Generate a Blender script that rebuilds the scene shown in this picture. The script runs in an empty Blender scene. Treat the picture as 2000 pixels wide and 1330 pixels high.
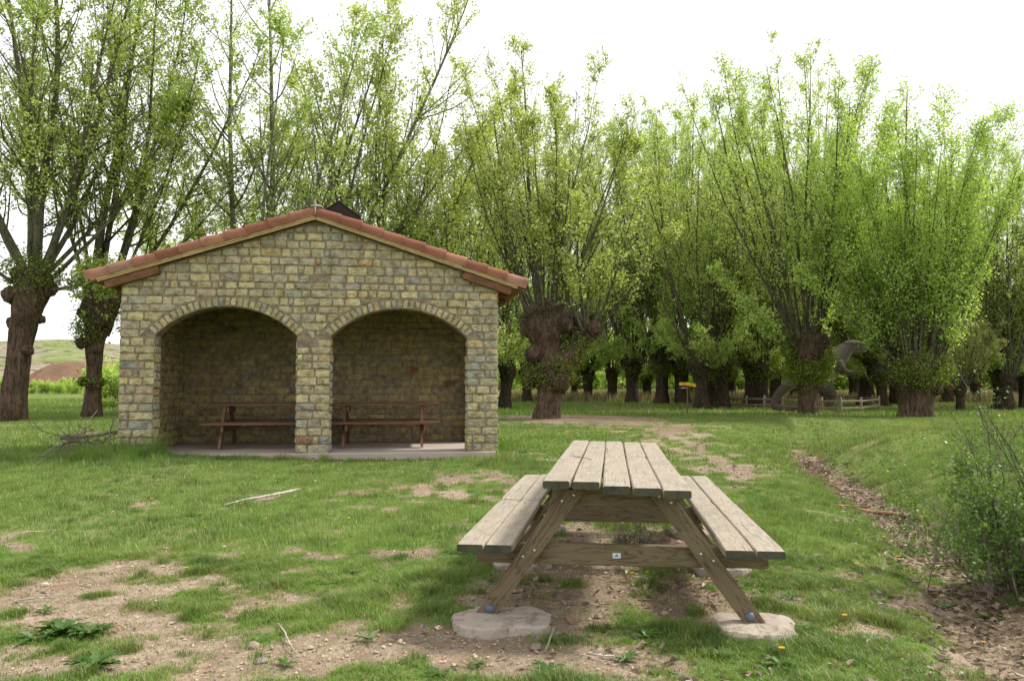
import bpy, math
import numpy as np

# ---------------------------------------------------------------- camera, world, sun
scene = bpy.context.scene
F = 1558.0                       # focal length in pixels of the 2000 px wide photograph
EYE = 1.28
PITCH = math.atan(90.0 / F)
cam_data = bpy.data.cameras.new("camera")
cam_data.sensor_width = 36.0
cam_data.lens = 36.0 * F / 2000.0
cam_data.clip_start = 0.05
cam_data.clip_end = 3000.0
cam = bpy.data.objects.new("camera", cam_data)
scene.collection.objects.link(cam)
cam.location = (0, 0, EYE)
cam.rotation_euler = (math.pi / 2 + PITCH, 0, 0)
scene.camera = cam

SUN_AZ = math.radians(17.0)      # from +X towards +Y
SUN_EL = math.radians(50.0)
world = bpy.data.worlds.new("World")
scene.world = world
world.use_nodes = True
wt = world.node_tree
wt.nodes.clear()
w_out = wt.nodes.new('ShaderNodeOutputWorld')
w_sky = wt.nodes.new('ShaderNodeTexSky')
w_sky.sky_type = 'NISHITA'
w_sky.sun_disc = False
w_sky.sun_elevation = SUN_EL
w_sky.sun_rotation = math.pi / 2 - SUN_AZ
w_bg = wt.nodes.new('ShaderNodeBackground')
w_bg.inputs['Strength'].default_value = 0.12
wt.links.new(w_sky.outputs[0], w_bg.inputs['Color'])
w_cl = wt.nodes.new('ShaderNodeBackground')          # thin bright cloud veil over most of the sky
w_cl.inputs['Color'].default_value = (1.0, 1.0, 1.0, 1)
w_cl.inputs['Strength'].default_value = 1.0
w_tc = wt.nodes.new('ShaderNodeTexCoord')
w_mp = wt.nodes.new('ShaderNodeMapping')
w_mp.inputs['Scale'].default_value = (1.0, 1.0, 2.6)
w_ns = wt.nodes.new('ShaderNodeTexNoise')
w_ns.inputs['Scale'].default_value = 1.6
w_ns.inputs['Detail'].default_value = 5.0
wt.links.new(w_tc.outputs['Generated'], w_mp.inputs['Vector'])
wt.links.new(w_mp.outputs[0], w_ns.inputs['Vector'])
w_rp = wt.nodes.new('ShaderNodeMapRange')
w_rp.inputs['From Min'].default_value = 0.30
w_rp.inputs['From Max'].default_value = 0.55
w_rp.inputs['To Min'].default_value = 0.62
w_rp.inputs['To Max'].default_value = 1.0
wt.links.new(w_ns.outputs['Fac'], w_rp.inputs['Value'])
w_mx = wt.nodes.new('ShaderNodeMixShader')
wt.links.new(w_rp.outputs[0], w_mx.inputs[0])
wt.links.new(w_bg.outputs[0], w_mx.inputs[1])
wt.links.new(w_cl.outputs[0], w_mx.inputs[2])
wt.links.new(w_mx.outputs[0], w_out.inputs['Surface'])

sun_data = bpy.data.lights.new("sun", 'SUN')
sun_data.energy = 3.5
sun_data.angle = math.radians(8.0)
sun_data.color = (1.0, 0.95, 0.86)
sun = bpy.data.objects.new("sun", sun_data)
scene.collection.objects.link(sun)
sun.rotation_euler = (math.pi / 2 - SUN_EL, 0, SUN_AZ + math.pi / 2)
sun.location = (20, 10, 30)

scene.view_settings.view_transform = 'Standard'
scene.view_settings.look = 'None'
scene.view_settings.exposure = 0.48
scene.view_settings.gamma = 1.0
scene.cycles.max_bounces = 10
scene.cycles.diffuse_bounces = 8
scene.cycles.glossy_bounces = 2
scene.cycles.transmission_bounces = 4
scene.cycles.use_denoising = True

# ---------------------------------------------------------------- helpers
rng = np.random.default_rng(11)
COL = scene.collection

def ray(px, py):
    cx, v = (px - 1000.0) / F, (665.0 - py) / F
    return np.array([cx, math.cos(PITCH) - math.sin(PITCH) * v, math.sin(PITCH) + math.cos(PITCH) * v])

def at_z(px, py, z):
    d = ray(px, py)
    return np.array([0, 0, EYE]) + d * ((z - EYE) / d[2])

def at_y(px, py, y):
    d = ray(px, py)
    return np.array([0, 0, EYE]) + d * (y / d[1])

def _hash(ix, iy, iz, seed):
    h = (ix * 374761393 + iy * 668265263 + iz * 2147483647 + seed * 974634777) & 0xffffffff
    h = ((h ^ (h >> 13)) * 1274126177) & 0xffffffff
    h = ((h ^ (h >> 16)) * 2246822519) & 0xffffffff
    return ((h ^ (h >> 15)) & 0xffffff) / float(0xffffff)

def vnoise(x, y, z=0.0, seed=0):
    x, y, z = np.broadcast_arrays(np.asarray(x, float), np.asarray(y, float), np.asarray(z, float))
    ix, iy, iz = np.floor(x).astype(np.int64), np.floor(y).astype(np.int64), np.floor(z).astype(np.int64)
    fx, fy, fz = x - ix, y - iy, z - iz
    fx, fy, fz = [f * f * (3 - 2 * f) for f in (fx, fy, fz)]
    r = 0
    for dx in (0, 1):
        for dy in (0, 1):
            for dz in (0, 1):
                w = (fx if dx else 1 - fx) * (fy if dy else 1 - fy) * (fz if dz else 1 - fz)
                r = r + w * _hash(ix + dx, iy + dy, iz + dz, seed)
    return r * 2 - 1

def fbm(x, y, z=0.0, octaves=4, seed=0):
    s, a, f = 0, 1.0, 1.0
    for o in range(octaves):
        s = s + a * vnoise(np.asarray(x) * f, np.asarray(y) * f, np.asarray(z) * f, seed + o * 17)
        a *= 0.5; f *= 2.03
    return s / 1.9

def sstep(a, b, x):
    t = np.clip((np.asarray(x, float) - a) / (b - a), 0, 1)
    return t * t * (3 - 2 * t)

def norm(v):
    return v / (np.linalg.norm(v, axis=-1, keepdims=True) + 1e-12)

# ---- ditch centre line (world), used by the terrain and the leaf litter
DITCH = np.array([[6.2, 17.5], [5.3, 14.2], [4.75, 11.0], [4.15, 8.8], [3.75, 7.2], [3.2, 5.8], [2.75, 4.6], [2.3, 3.4], [1.6, 1.5]])
def ditch_dist(x, y):
    best = np.full(np.shape(x), 1e9); side = np.zeros(np.shape(x))
    for a, b in zip(DITCH[:-1], DITCH[1:]):
        d = b - a
        t = np.clip(((x - a[0]) * d[0] + (y - a[1]) * d[1]) / (d @ d), 0, 1)
        qx, qy = a[0] + d[0] * t, a[1] + d[1] * t
        dd = np.hypot(x - qx, y - qy)
        s = np.sign((x - qx) * (-d[1]) + (y - qy) * d[0])     # + = right / far bank
        m = dd < best
        best = np.where(m, dd, best); side = np.where(m, s, side)
    return best, side

def hgt(x, y):
    x = np.asarray(x, float); y = np.asarray(y, float)
    h = 0.30 * sstep(14, 25, y)
    h = h + (0.11 + 0.07 * sstep(-1.5, -5.5, x)) * sstep(8.5, 12.0, y) * sstep(3.0, 0.0, x) * sstep(24, 17, y)
    dd, side = ditch_dist(x, y)
    fade = sstep(19, 15, y)
    h = h - 0.20 * np.exp(-(dd / 0.62) ** 2) * fade * sstep(1.0, 3.0, y)
    bank = np.where(side > 0, sstep(0.1, 2.3, dd), 0.0)
    h = h + 0.36 * bank * sstep(26, 14, y) * sstep(2.5, 6.0, y) * sstep(16, 9, x)
    h = h + 0.22 * np.exp(-((x - 4.6) / 2.6) ** 2 - ((y - 19.0) / 1.9) ** 2) + .16 * np.exp(-((x - 7.2) / 2.0) ** 2 - ((y - 14.5) / 1.6) ** 2)
    h = h + 0.10 * np.exp(-((x - 9.0) / 3.5) ** 2 - ((y - 19.0) / 1.6) ** 2)
    near = sstep(60, 8, y)
    h = h + 0.035 * fbm(x * 0.55, y * 0.55, 0.3, 3, 5) + 0.012 * fbm(x * 3.1, y * 3.1, 1.3, 3, 9) * near
    h = h + 0.12 * fbm(x * 0.09, y * 0.09, 2.3, 2, 15) * sstep(12, 35, y)
    r = np.hypot(x, y)
    h = h + 1.0 * sstep(90, 260, r)
    return h

def ground(px, py):
    z = 0.0
    for _ in range(25):
        p = at_z(px, py, z)
        z = 0.5 * z + 0.5 * float(hgt(p[0], p[1]))
    return np.array([p[0], p[1], float(hgt(p[0], p[1]))])

# ---- grass cover map: 1 = lush, 0 = bare soil
_BLOBS = []
def blob(px, py, rx, ry, s):
    c = at_z(px, py, 0); e = at_z(px + rx, py, 0); u = at_z(px, max(py - ry, 770), 0); l = at_z(px, py + ry, 0)
    _BLOBS.append((c[0], c[1], abs(e[0] - c[0]), 0.5 * (u[1] - l[1]), s))
for b in [(120, 1170, 330, 75, 1.0), (60, 1060, 130, 22, .6), (480, 1290, 330, 45, .8), (230, 1250, 330, 60, .45),
          (330, 1090, 120, 20, .4), (600, 1150, 140, 20, .35), (560, 1080, 110, 14, .45), (440, 1060, 60, 12, .4),
          (760, 1080, 110, 14, .4), (820, 1260, 170, 40, .9), (1050, 1290, 240, 40, .7), (1170, 1160, 260, 70, 1.1),
          (1180, 1060, 190, 50, 1.0), (1270, 1290, 170, 25, .6), (940, 1040, 90, 30, .5), (880, 955, 140, 24, .9),
          (1010, 1000, 60, 25, .5), (1370, 900, 120, 34, .85), (1430, 960, 60, 20, .3), (1140, 838, 190, 14, 1.3), (1330, 860, 90, 18, .5),
          (540, 912, 110, 6, .8), (900, 898, 90, 8, .9), (250, 860, 250, 8, .3), (60, 852, 90, 6, .9),
          (1620, 1000, 60, 12, .4), (1500, 1175, 60, 25, .6), (1400, 1200, 40, 20, .5), (1700, 1210, 60, 20, .4),
          (1500, 815, 260, 5, .6), (1230, 808, 130, 3.5, .7), (1900, 812, 130, 6, .8), (1900, 795, 160, 5, .9)]:
    blob(*b)
def clumps(x, y):
    """scattered dense tufts: 1 at the heart of a tuft"""
    f = np.zeros(np.shape(x))
    for cs, pr, sd in ((.34, .45, 3), (.62, .5, 4)):
        ix, iy = np.floor(x / cs).astype(np.int64), np.floor(y / cs).astype(np.int64); z_ = np.zeros_like(ix)
        jx, jy = .3 + .4 * _hash(ix, iy, z_, 100 + sd), .3 + .4 * _hash(ix, iy, z_, 200 + sd)
        on = _hash(ix, iy, z_, 300 + sd) < pr; r = cs * (.12 + .13 * _hash(ix, iy, z_, 400 + sd))
        d = np.hypot(x - (ix + jx) * cs, (y - (iy + jy) * cs)) / r
        f = np.maximum(f, np.exp(-d ** 2) * on)
    return f
def cover(x, y):
    x = np.asarray(x, float); y = np.asarray(y, float)
    g = 0.84 + 0.24 * fbm(x * 0.35, y * 0.35, 4.0, 2, 31)
    for cx, cy, rx, ry, s in _BLOBS:
        q = ((x - cx) / rx) ** 2 + ((y - cy) / ry) ** 2
        g = g - s * 0.62 * np.exp(-q * 1.1)
    dd, side = ditch_dist(x, y)
    wid = 0.24 + 0.12 * sstep(9, 4, y)
    g = g - (.50 + .45 * sstep(6.5, 8.5, y)) * np.exp(-(dd / wid) ** 2) * sstep(19, 15, y)
    g = g - 0.85 * np.exp(-(((x - 3.2) / .60) ** 2 + ((y - 4.4) / 1.0) ** 2))
    n = 0.50 * fbm(x * 1.7, y * 1.7, 7.0, 3, 41) + 1.0 * fbm(x * 4.6, y * 4.6, 9.0, 3, 47)
    far = sstep(14, 24, y)
    g = g + .30 * clumps(x, y)
    return np.clip((g - 0.42 + 0.66 * n * (1 - .6 * far)) * 2.2 + 0.35, 0, 1)

# ---- mesh building
class MB:
    def __init__(s):
        s.v = []; s.loops = []; s.tot = []; s.mi = []; s.n = 0; s.at = {}
    def add(s, V, faces, mat=0, **attrs):
        V = np.asarray(V, float).reshape(-1, 3)
        if isinstance(faces, np.ndarray):
            s.loops.append((faces + s.n).ravel().astype(np.int32))
            s.tot.append(np.full(len(faces), faces.shape[1], np.int32))
            nf = len(faces)
        else:
            s.loops.append(np.array([i + s.n for f in faces for i in f], np.int32))
            s.tot.append(np.array([len(f) for f in faces], np.int32))
            nf = len(faces)
        s.mi.append(np.full(nf, mat, np.int32))
        for k, a in attrs.items():
            a = np.asarray(a, float)
            if k in ('rnd',):
                a = np.broadcast_to(a, (len(V),)) if a.ndim < 1 or len(a) != len(V) else a
            else:
                a = np.broadcast_to(a, (len(V), 3)) if a.ndim < 2 else a
            s.at.setdefault(k, []).append((s.n, a))
        s.v.append(V); s.n += len(V)
    def mesh(s, name, mats, smooth=False):
        me = bpy.data.meshes.new(name)
        V = np.concatenate(s.v); L = np.concatenate(s.loops); T = np.concatenate(s.tot)
        me.vertices.add(len(V)); me.vertices.foreach_set('co', V.astype(np.float32).ravel())
        me.loops.add(len(L)); me.loops.foreach_set('vertex_index', L)
        me.polygons.add(len(T))
        st = np.zeros(len(T), np.int32); st[1:] = np.cumsum(T)[:-1]
        me.polygons.foreach_set('loop_start', st)
        me.polygons.foreach_set('material_index', np.concatenate(s.mi))
        for m in (mats if isinstance(mats, (list, tuple)) else [mats]):
            me.materials.append(m)
        me.update(calc_edges=True)
        me.polygons.foreach_set('use_smooth', np.full(len(T), bool(smooth)))
        for k, parts in s.at.items():
            if k == 'rnd':
                a = np.zeros(len(V), np.float32)
                for o, d in parts: a[o:o + len(d)] = d
                me.attributes.new(k, 'FLOAT', 'POINT').data.foreach_set('value', a)
            else:
                a = np.zeros((len(V), 3), np.float32)
                for o, d in parts: a[o:o + len(d)] = d
                me.attributes.new(k, 'FLOAT_VECTOR', 'POINT').data.foreach_set('vector', a.ravel())
        return me
    def build(s, name, mats, parent=None, smooth=False):
        o = bpy.data.objects.new(name, s.mesh(name, mats, smooth))
        COL.objects.link(o)
        if parent is not None: o.parent = parent
        return o

def tag(o, label=None, cat=None, group=None, kind=None):
    if label: o['label'] = label
    if cat: o['category'] = cat
    if group: o['group'] = group
    if kind: o['kind'] = kind
    return o

def empty(name, loc=(0, 0, 0), rz=0.0, rot=None):
    o = bpy.data.objects.new(name, None)
    o.empty_display_size = 0.2
    COL.objects.link(o)
    o.location = loc
    o.rotation_euler = rot if rot else (0, 0, rz)
    return o

def copy_tree(o, parent=None):
    c = o.copy(); COL.objects.link(c); c.parent = parent
    for ch in list(o.children): copy_tree(ch, c)
    return c

def box_vf(x0, x1, y0, y1, z0, z1):
    V = [(x, y, z) for z in (z0, z1) for y in (y0, y1) for x in (x0, x1)]
    Fc = [(0, 2, 3, 1), (4, 5, 7, 6), (0, 1, 5, 4), (2, 6, 7, 3), (0, 4, 6, 2), (1, 3, 7, 5)]
    return V, Fc

def board(mb, p0, p1, width, thick, up=(0, 0, 1), mat=0, endmat=None, n=10, ch=0.006, warp=0.0, seed=None, cut=None):
    """a plank from p0 to p1 (centre line) with eased edges, its grain along its length"""
    p0 = np.array(p0, float); p1 = np.array(p1, float)
    d = p1 - p0; L = np.linalg.norm(d); d = d / L
    up = np.array(up, float); w = norm(np.cross(d, up)); u = np.cross(w, d)
    a, b = width / 2, thick / 2
    prof = [(-a + ch, -b), (a - ch, -b), (a, -b + ch), (a, b - ch), (a - ch, b), (-a + ch, b), (-a, b - ch), (-a, -b + ch)]
    r = np.random.default_rng(seed if seed is not None else rng.integers(1 << 30))
    off = r.random(3) * 50
    ph = r.random(4) * 6.28
    V = []; W = []
    for i in range(n + 1):
        t = i / n
        sw = warp * (math.sin(ph[0] + 3.0 * t) * 0.6 + 0.3 * math.sin(ph[1] + 7 * t))
        su = warp * 0.7 * math.sin(ph[2] + 4.0 * t)
        e = 0.004 if ch > 0.003 and (i == 0 or i == n) else 0.0
        for (x, y) in prof:
            xx, yy = x * (1 - e / a), y * (1 - e / b)
            sh = 0.0
            if cut is not None:          # slanted ends: shift along the board by cut * cross position
                sh = cut * xx
            V.append(p0 + d * (L * t + sh) + w * (xx + sw) + u * (yy + su))
            W.append((L * t + off[0], xx + off[1], yy + off[2]))
    m = len(prof)
    Fc = []
    for i in range(n):
        for j in range(m):
            k = (j + 1) % m
            Fc.append((i * m + j, (i + 1) * m + j, (i + 1) * m + k, i * m + k))
    mb.add(V, Fc, mat, wc=np.array(W))
    em = mat if endmat is None else endmat
    mb.add(V[:m], [tuple(range(m))], em, wc=np.array(W[:m]))
    mb.add(V[-m:], [tuple(reversed(range(m)))], em, wc=np.array(W[-m:]))

def tubes(P, R, sides=5, cap=False):
    """P[n,k,3] R[n,k] -> verts, quads"""
    P = np.asarray(P, float); R = np.asarray(R, float)
    n, k, _ = P.shape
    T = norm(np.gradient(P, axis=1))
    ref = np.where(np.abs(T[:, :1, 0:1]) > 0.8, np.array([0, 1.0, 0]), np.array([1.0, 0, 0]))
    A = norm(np.cross(T, np.broadcast_to(ref, T.shape))); B = np.cross(T, A)
    an = np.arange(sides) * 2 * math.pi / sides
    V = P[:, :, None, :] + R[:, :, None, None] * (np.cos(an)[None, None, :, None] * A[:, :, None, :] + np.sin(an)[None, None, :, None] * B[:, :, None, :])
    V = V.reshape(-1, 3)
    i = np.arange(n)[:, None, None] * k * sides + np.arange(k - 1)[None, :, None] * sides
    j = np.arange(sides)[None, None, :]; j2 = (j + 1) % sides
    Q = np.stack([i + j, i + j2, i + sides + j2, i + sides + j], -1).reshape(-1, 4)
    return V, Q

def dome(mb, c, nrm, r, h, mat=0, seg=14, rings=4, **at):
    nrm = norm(np.array(nrm, float)); a = norm(np.cross(nrm, [0.3, 0.2, 1.0])); b = np.cross(nrm, a)
    V = []; Fc = []
    for i in range(rings):
        th = i / rings * math.pi / 2
        for j in range(seg):
            q = j * 2 * math.pi / seg
            V.append(np.array(c) + r * math.cos(th) * (math.cos(q) * a + math.sin(q) * b) + nrm * h * math.sin(th))
    V.append(np.array(c) + nrm * h)
    for i in range(rings - 1):
        for j in range(seg):
            k = (j + 1) % seg
            Fc.append((i * seg + j, i * seg + k, (i + 1) * seg + k, (i + 1) * seg + j))
    for j in range(seg):
        Fc.append(((rings - 1) * seg + j, (rings - 1) * seg + (j + 1) % seg, rings * seg))
    mb.add(V, Fc, mat, **at)

def sphere_vf(nu=16, nv=10):
    V = [(0, 0, -1)]
    for i in range(1, nv):
        ph = -math.pi / 2 + math.pi * i / nv
        for j in range(nu):
            q = 2 * math.pi * j / nu
            V.append((math.cos(ph) * math.cos(q), math.cos(ph) * math.sin(q), math.sin(ph)))
    V.append((0, 0, 1)); V = np.array(V); Fc = []
    for j in range(nu): Fc.append((0, 1 + (j + 1) % nu, 1 + j))
    for i in range(nv - 2):
        for j in range(nu):
            a = 1 + i * nu
            Fc.append((a + j, a + (j + 1) % nu, a + nu + (j + 1) % nu, a + nu + j))
    t = len(V) - 1; a = 1 + (nv - 2) * nu
    for j in range(nu): Fc.append((a + j, a + (j + 1) % nu, t))
    return V, Fc

# ---------------------------------------------------------------- materials
def s2l(c):
    c = np.array(c, float) / 255.0
    return tuple(np.where(c <= 0.04045, c / 12.92, ((c + 0.055) / 1.055) ** 2.4))

class NT:
    def __init__(s, name):
        s.m = bpy.data.materials.new(name); s.m.use_nodes = True
        s.t = s.m.node_tree; s.t.nodes.clear()
        s.out = s.t.nodes.new('ShaderNodeOutputMaterial')
    def n(s, ty, **kw):
        nd = s.t.nodes.new('ShaderNode' + ty)
        for k, v in kw.items():
            if k.startswith('_'): setattr(nd, k[1:], v)
            else: s.set(nd, k.replace('__', ' '), v)
        return nd
    def set(s, nd, key, v):
        inp = nd.inputs[int(key[1:])] if key[0] == 'i' and key[1:].isdigit() else nd.inputs[key]
        if hasattr(v, 'is_output') or isinstance(v, bpy.types.NodeSocket): s.t.links.new(v, inp)
        elif isinstance(v, (tuple, list)) and len(v) == 3 and inp.type == 'RGBA': inp.default_value = (*v, 1)
        else: inp.default_value = v
    def attr(s, name, what='Vector'):
        return s.n('Attribute', _attribute_name=name).outputs[what]
    def obj(s): return s.n('TexCoord').outputs['Object']
    def map(s, vec, scale=(1, 1, 1), loc=(0, 0, 0)):
        return s.n('Mapping', Vector=vec, Scale=scale, Location=loc).outputs[0]
    def noise(s, vec, scale=5.0, detail=4.0, rough=0.55, dist=0.0, what='Fac'):
        return s.n('TexNoise', Vector=vec, Scale=scale, Detail=detail, Roughness=rough, Distortion=dist).outputs[what]
    def ramp(s, fac, stops):
        r = s.n('ValToRGB', Fac=fac); e = r.color_ramp.elements
        while len(e) < len(stops): e.new(0.5)
        for el, (p, c) in zip(e, stops):
            el.position = p; el.color = (c, c, c, 1) if isinstance(c, (int, float)) else (*c, 1)
        return r.outputs[0]
    def mix(s, a, b, fac, mode='MIX'):
        nd = s.n('Mix', _data_type='RGBA', _blend_type=mode)
        for i, v in ((0, fac), (6, a), (7, b)):
            if isinstance(v, bpy.types.NodeSocket): s.t.links.new(v, nd.inputs[i])
            elif isinstance(v, (tuple, list)): nd.inputs[i].default_value = (*v, 1)
            else: nd.inputs[i].default_value = v
        return nd.outputs[2]
    def math(s, op, a, b=0.0, c=0.0):
        nd = s.n('Math', _operation=op)
        for i, v in enumerate((a, b, c)):
            if isinstance(v, bpy.types.NodeSocket): s.t.links.new(v, nd.inputs[i])
            else: nd.inputs[i].default_value = v
        return nd.outputs[0]
    def bump(s, h, strength=0.3, dist=0.01, normal=None):
        nd = s.n('Bump', Height=h, Strength=strength, Distance=dist)
        if normal is not None: s.t.links.new(normal, nd.inputs['Normal'])
        return nd.outputs[0]
    def done(s, shader):
        s.t.links.new(shader, s.out.inputs['Surface']); return s.m
    def pbr(s, color, rough=0.8, normal=None, metal=0.0, spec=0.3):
        p = s.n('BsdfPrincipled')
        s.set(p, 'Base Color', color); s.set(p, 'Roughness', rough); s.set(p, 'Metallic', metal)
        s.set(p, 'Specular IOR Level', spec)
        if normal is not None: s.t.links.new(normal, p.inputs['Normal'])
        return s.done(p.outputs[0])

def simple(name, col, rough=0.7, var=0.25, scale=12.0, bump=0.15, metal=0.0, spec=0.3):
    g = NT(name); v = g.obj()
    n = g.noise(v, scale, 5)
    c = g.mix(tuple(x * (1 - var) for x in col), tuple(min(1, x * (1 + var)) for x in col), n)
    return g.pbr(c, rough, g.bump(n, bump, 0.01), metal, spec)

def leafy(name, stops, trans=0.45, tcol=1.5, gloss=0.05):
    g = NT(name)
    c = g.ramp(g.attr('rnd', 'Fac'), stops)
    tc = g.mix(c, (tcol, tcol * 1.02, tcol * 0.7), 1.0, 'MULTIPLY')
    d = g.n('BsdfDiffuse', Color=c).outputs[0]
    t = g.n('BsdfTranslucent', Color=tc).outputs[0]
    m = g.n('MixShader', Fac=trans, i1=d, i2=t).outputs[0]
    gl = g.n('BsdfGlossy', Color=(0.8, 0.9, 0.8), Roughness=0.42).outputs[0]
    return g.done(g.n('MixShader', Fac=gloss, i1=m, i2=gl).outputs[0])

def wood(name, c_lo, c_hi, c_dark, grain=1.0, rough=0.8, blotch=0.5, dark_amt=0.8, spec=0.2, ring=13.0):
    g = NT(name); wc = g.attr('wc')
    field = g.noise(g.map(wc, (0.9, 7.0, 7.0)), 1.6, 3, 0.5, 0.4)
    rings = g.math('SINE', g.math('MULTIPLY', field, ring * 6.283))
    rings = g.math('ADD', g.math('MULTIPLY', rings, 0.5), 0.5)
    fine = g.noise(g.map(wc, (3.0, 110, 110)), 1.0, 4, 0.6)
    bl = g.noise(g.map(wc, (2.2, 5, 5)), 1.4, 4, 0.6)
    c = g.mix(c_lo, c_hi, g.math('ADD', g.math('MULTIPLY', fine, 0.75), g.math('MULTIPLY', rings, 0.25)))
    c = g.mix(c, c_dark, g.math('MULTIPLY', g.ramp(bl, [(0.45, 0.0), (0.78, 1.0)]), blotch))
    ck = g.noise(g.map(wc, (2.3, 75, 75), (3.3, 1.7, 0.4)), 1.0, 2, 0.5, 0.6)
    crack = g.ramp(ck, [(0.30, 1.0), (0.345, 0.0)])
    c = g.mix(c, tuple(x * 0.35 for x in c_dark), g.math('MULTIPLY', crack, dark_amt))
    thin = g.ramp(rings, [(0.0, 1.0), (0.14, 0.0)])
    c = g.mix(c, c_dark, g.math('MULTIPLY', thin, 0.55 * grain))
    h = g.math('SUBTRACT', g.math('ADD', g.math('MULTIPLY', fine, 0.5), g.math('MULTIPLY', rings, 0.4 * grain)), crack)
    return g.pbr(c, rough, g.bump(h, 0.55, 0.0025), 0, spec)

M = {}
M['wood_top'] = wood('weathered_wood', (0.246, 0.206, 0.155), (0.420, 0.365, 0.292), (0.182, 0.155, 0.123), 0.8, 0.75, 0.55, 0.55)
M['wood_end'] = wood('dark_end_grain', (.045, .05, .036), (.11, .10, .06), (.03, .034, .036), 0.5, 0.8, 0.9, 0.5, ring=4)
M['wood_frame'] = wood('treated_wood', (0.137, 0.102, 0.060), (0.234, 0.185, 0.115), (0.083, 0.059, 0.035), 1.4, 0.7, 0.4, 0.6)
M['wood_varnish'] = wood('varnished_wood', (0.086, 0.036, 0.014), (0.216, 0.104, 0.043), (0.043, 0.018, 0.010), 0.6, 0.45, 0.5, 0.4, 0.5)
M['wood_fascia'] = wood('fascia_wood', (0.408, 0.288, 0.132), (0.600, 0.444, 0.228), (0.156, 0.084, 0.036), 0.6, 0.7, 0.55, 0.5)
M['wood_eave'] = wood('eave_wood', (.13, .06, .03), (.27, .13, .06), (.05, .02, .012), 0.5, 0.7, 0.7, 0.4)
M['wood_grey'] = wood('rail_wood', (.22, .17, .12), (.38, .31, .23), (.12, .09, .06), 0.5, 0.8, 0.4, 0.4)
M['steel'] = simple('galvanised_steel', (.62, .62, .60), 0.35, 0.1, 40, 0.05, 0.9, 0.5)
M['cap'] = simple('grey_blue_plastic', (.10, .13, .17), 0.45, 0.2, 30, 0.05, 0.0, 0.5)
M['plate'] = simple('white_plate', (.62, .66, .68), 0.4, 0.06, 30, 0.0)
M['blue_mark'] = simple('blue_mark', (.10, .16, .42), 0.5, 0.1, 30, 0.0)
M['yellow'] = simple('yellow_paint', (.72, .42, .02), 0.55, 0.12, 12, 0.05)
M['purple'] = simple('purple_paint', (.075, .025, .06), 0.5, 0.2, 12, 0.05)
M['letter'] = simple('pale_lettering', (.55, .48, .55), 0.5, 0.1, 12, 0.0)
M['dark_letter'] = simple('dark_lettering', (.12, .07, .03), 0.5, 0.1, 12, 0.0)
M['red_tip'] = simple('red_paint', (.45, .05, .03), 0.5, 0.1, 12, 0.0)
M['sheet'] = simple('dark_sheet_metal', (.022, .016, .014), 0.55, 0.3, 8, 0.1, 0.3)
M['flower'] = simple('yellow_petals', (.80, .50, .01), 0.7, 0.15, 60, 0.0)
M['stem'] = simple('green_stem', (.10, .16, .04), 0.7, 0.2, 30, 0.0)

g = NT('terracotta'); v = g.obj(); r_ = g.attr('rnd', 'Fac')
n1 = g.noise(v, 5, 5); n2 = g.noise(v, 55, 3)
c = g.ramp(r_, [(0.0, (.19, .075, .045)), (0.35, (.27, .11, .068)), (0.7, (.35, .165, .105)), (1.0, (.34, .20, .145))])
c = g.mix(c, (.16, .07, .05), g.math('MULTIPLY', g.ramp(n1, [(0.45, 0.0), (0.72, 1.0)]), 0.7))
c = g.mix(c, (.55, .40, .28), g.math('MULTIPLY', g.ramp(n2, [(0.60, 0.0), (0.72, 1.0)]), 0.35))
M['tile'] = g.pbr(c, 0.85, g.bump(n2, 0.3, 0.005), 0, 0.15)

g = NT('rubble_stone'); v = g.obj(); ca = g.attr('col')
n1 = g.noise(v, 9, 6, 0.6); n2 = g.noise(v, 38, 5, 0.65); n3 = g.noise(v, 160, 2)
c = g.mix(ca, (0.58, 0.55, 0.50), g.math('MULTIPLY', g.ramp(n1, [(0.35, 1.0), (0.6, 0.0)]), 1.0), 'MULTIPLY')
c = g.mix(c, (1.12, 1.0, 0.80), g.ramp(g.noise(v, 16, 4, 0.6, 1.5), [(0.50, 0.0), (0.62, 1.0)]), 'MULTIPLY')
c = g.mix(c, (0.62, 0.60, 0.56), g.ramp(g.noise(v, 70, 3, 0.7), [(0.60, 0.0), (0.68, 0.8)]), 'MULTIPLY')
c = g.mix(c, (1.28, 1.24, 1.12), g.ramp(n2, [(0.45, 0.0), (0.7, 0.8)]), 'MULTIPLY')
c = g.mix(c, (0.78, 0.78, 0.8), g.ramp(n3, [(0.35, 0.7), (0.6, 0.0)]), 'MULTIPLY')
h = g.math('ADD', g.math('MULTIPLY', n1, 1.2), g.math('ADD', g.math('MULTIPLY', n2, 0.7), g.math('MULTIPLY', n3, 0.15)))
M['stone'] = g.pbr(c, 0.92, g.bump(h, 1.0, 0.028), 0, 0.1)

g = NT('concrete'); v = g.obj(); n1 = g.noise(v, 3, 6, 0.6); n2 = g.noise(v, 60, 4)
c = g.mix((.27, .225, .18), (.50, .44, .37), g.math('ADD', g.math('MULTIPLY', n1, 0.6), g.math('MULTIPLY', n2, 0.4)))
c = g.mix(c, (.16, .11, .08), g.math('MULTIPLY', g.ramp(g.noise(v, 9, 6, 0.75), [(0.50, 0.0), (0.66, 1.0)]), 0.75))
M['concrete'] = g.pbr(c, 0.9, g.bump(g.math('ADD', n1, n2), 0.6, 0.008), 0, 0.1)

g = NT('slab_concrete'); v = g.obj(); n1 = g.noise(v, 2, 6, 0.6); n2 = g.noise(v, 40, 4)
c = g.mix((.30, .245, .20), (.50, .43, .375), g.math('ADD', g.math('MULTIPLY', n1, 0.7), g.math('MULTIPLY', n2, 0.3)))
M['slab'] = g.pbr(c, 0.8, g.bump(n2, 0.2, 0.004), 0, 0.2)

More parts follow.
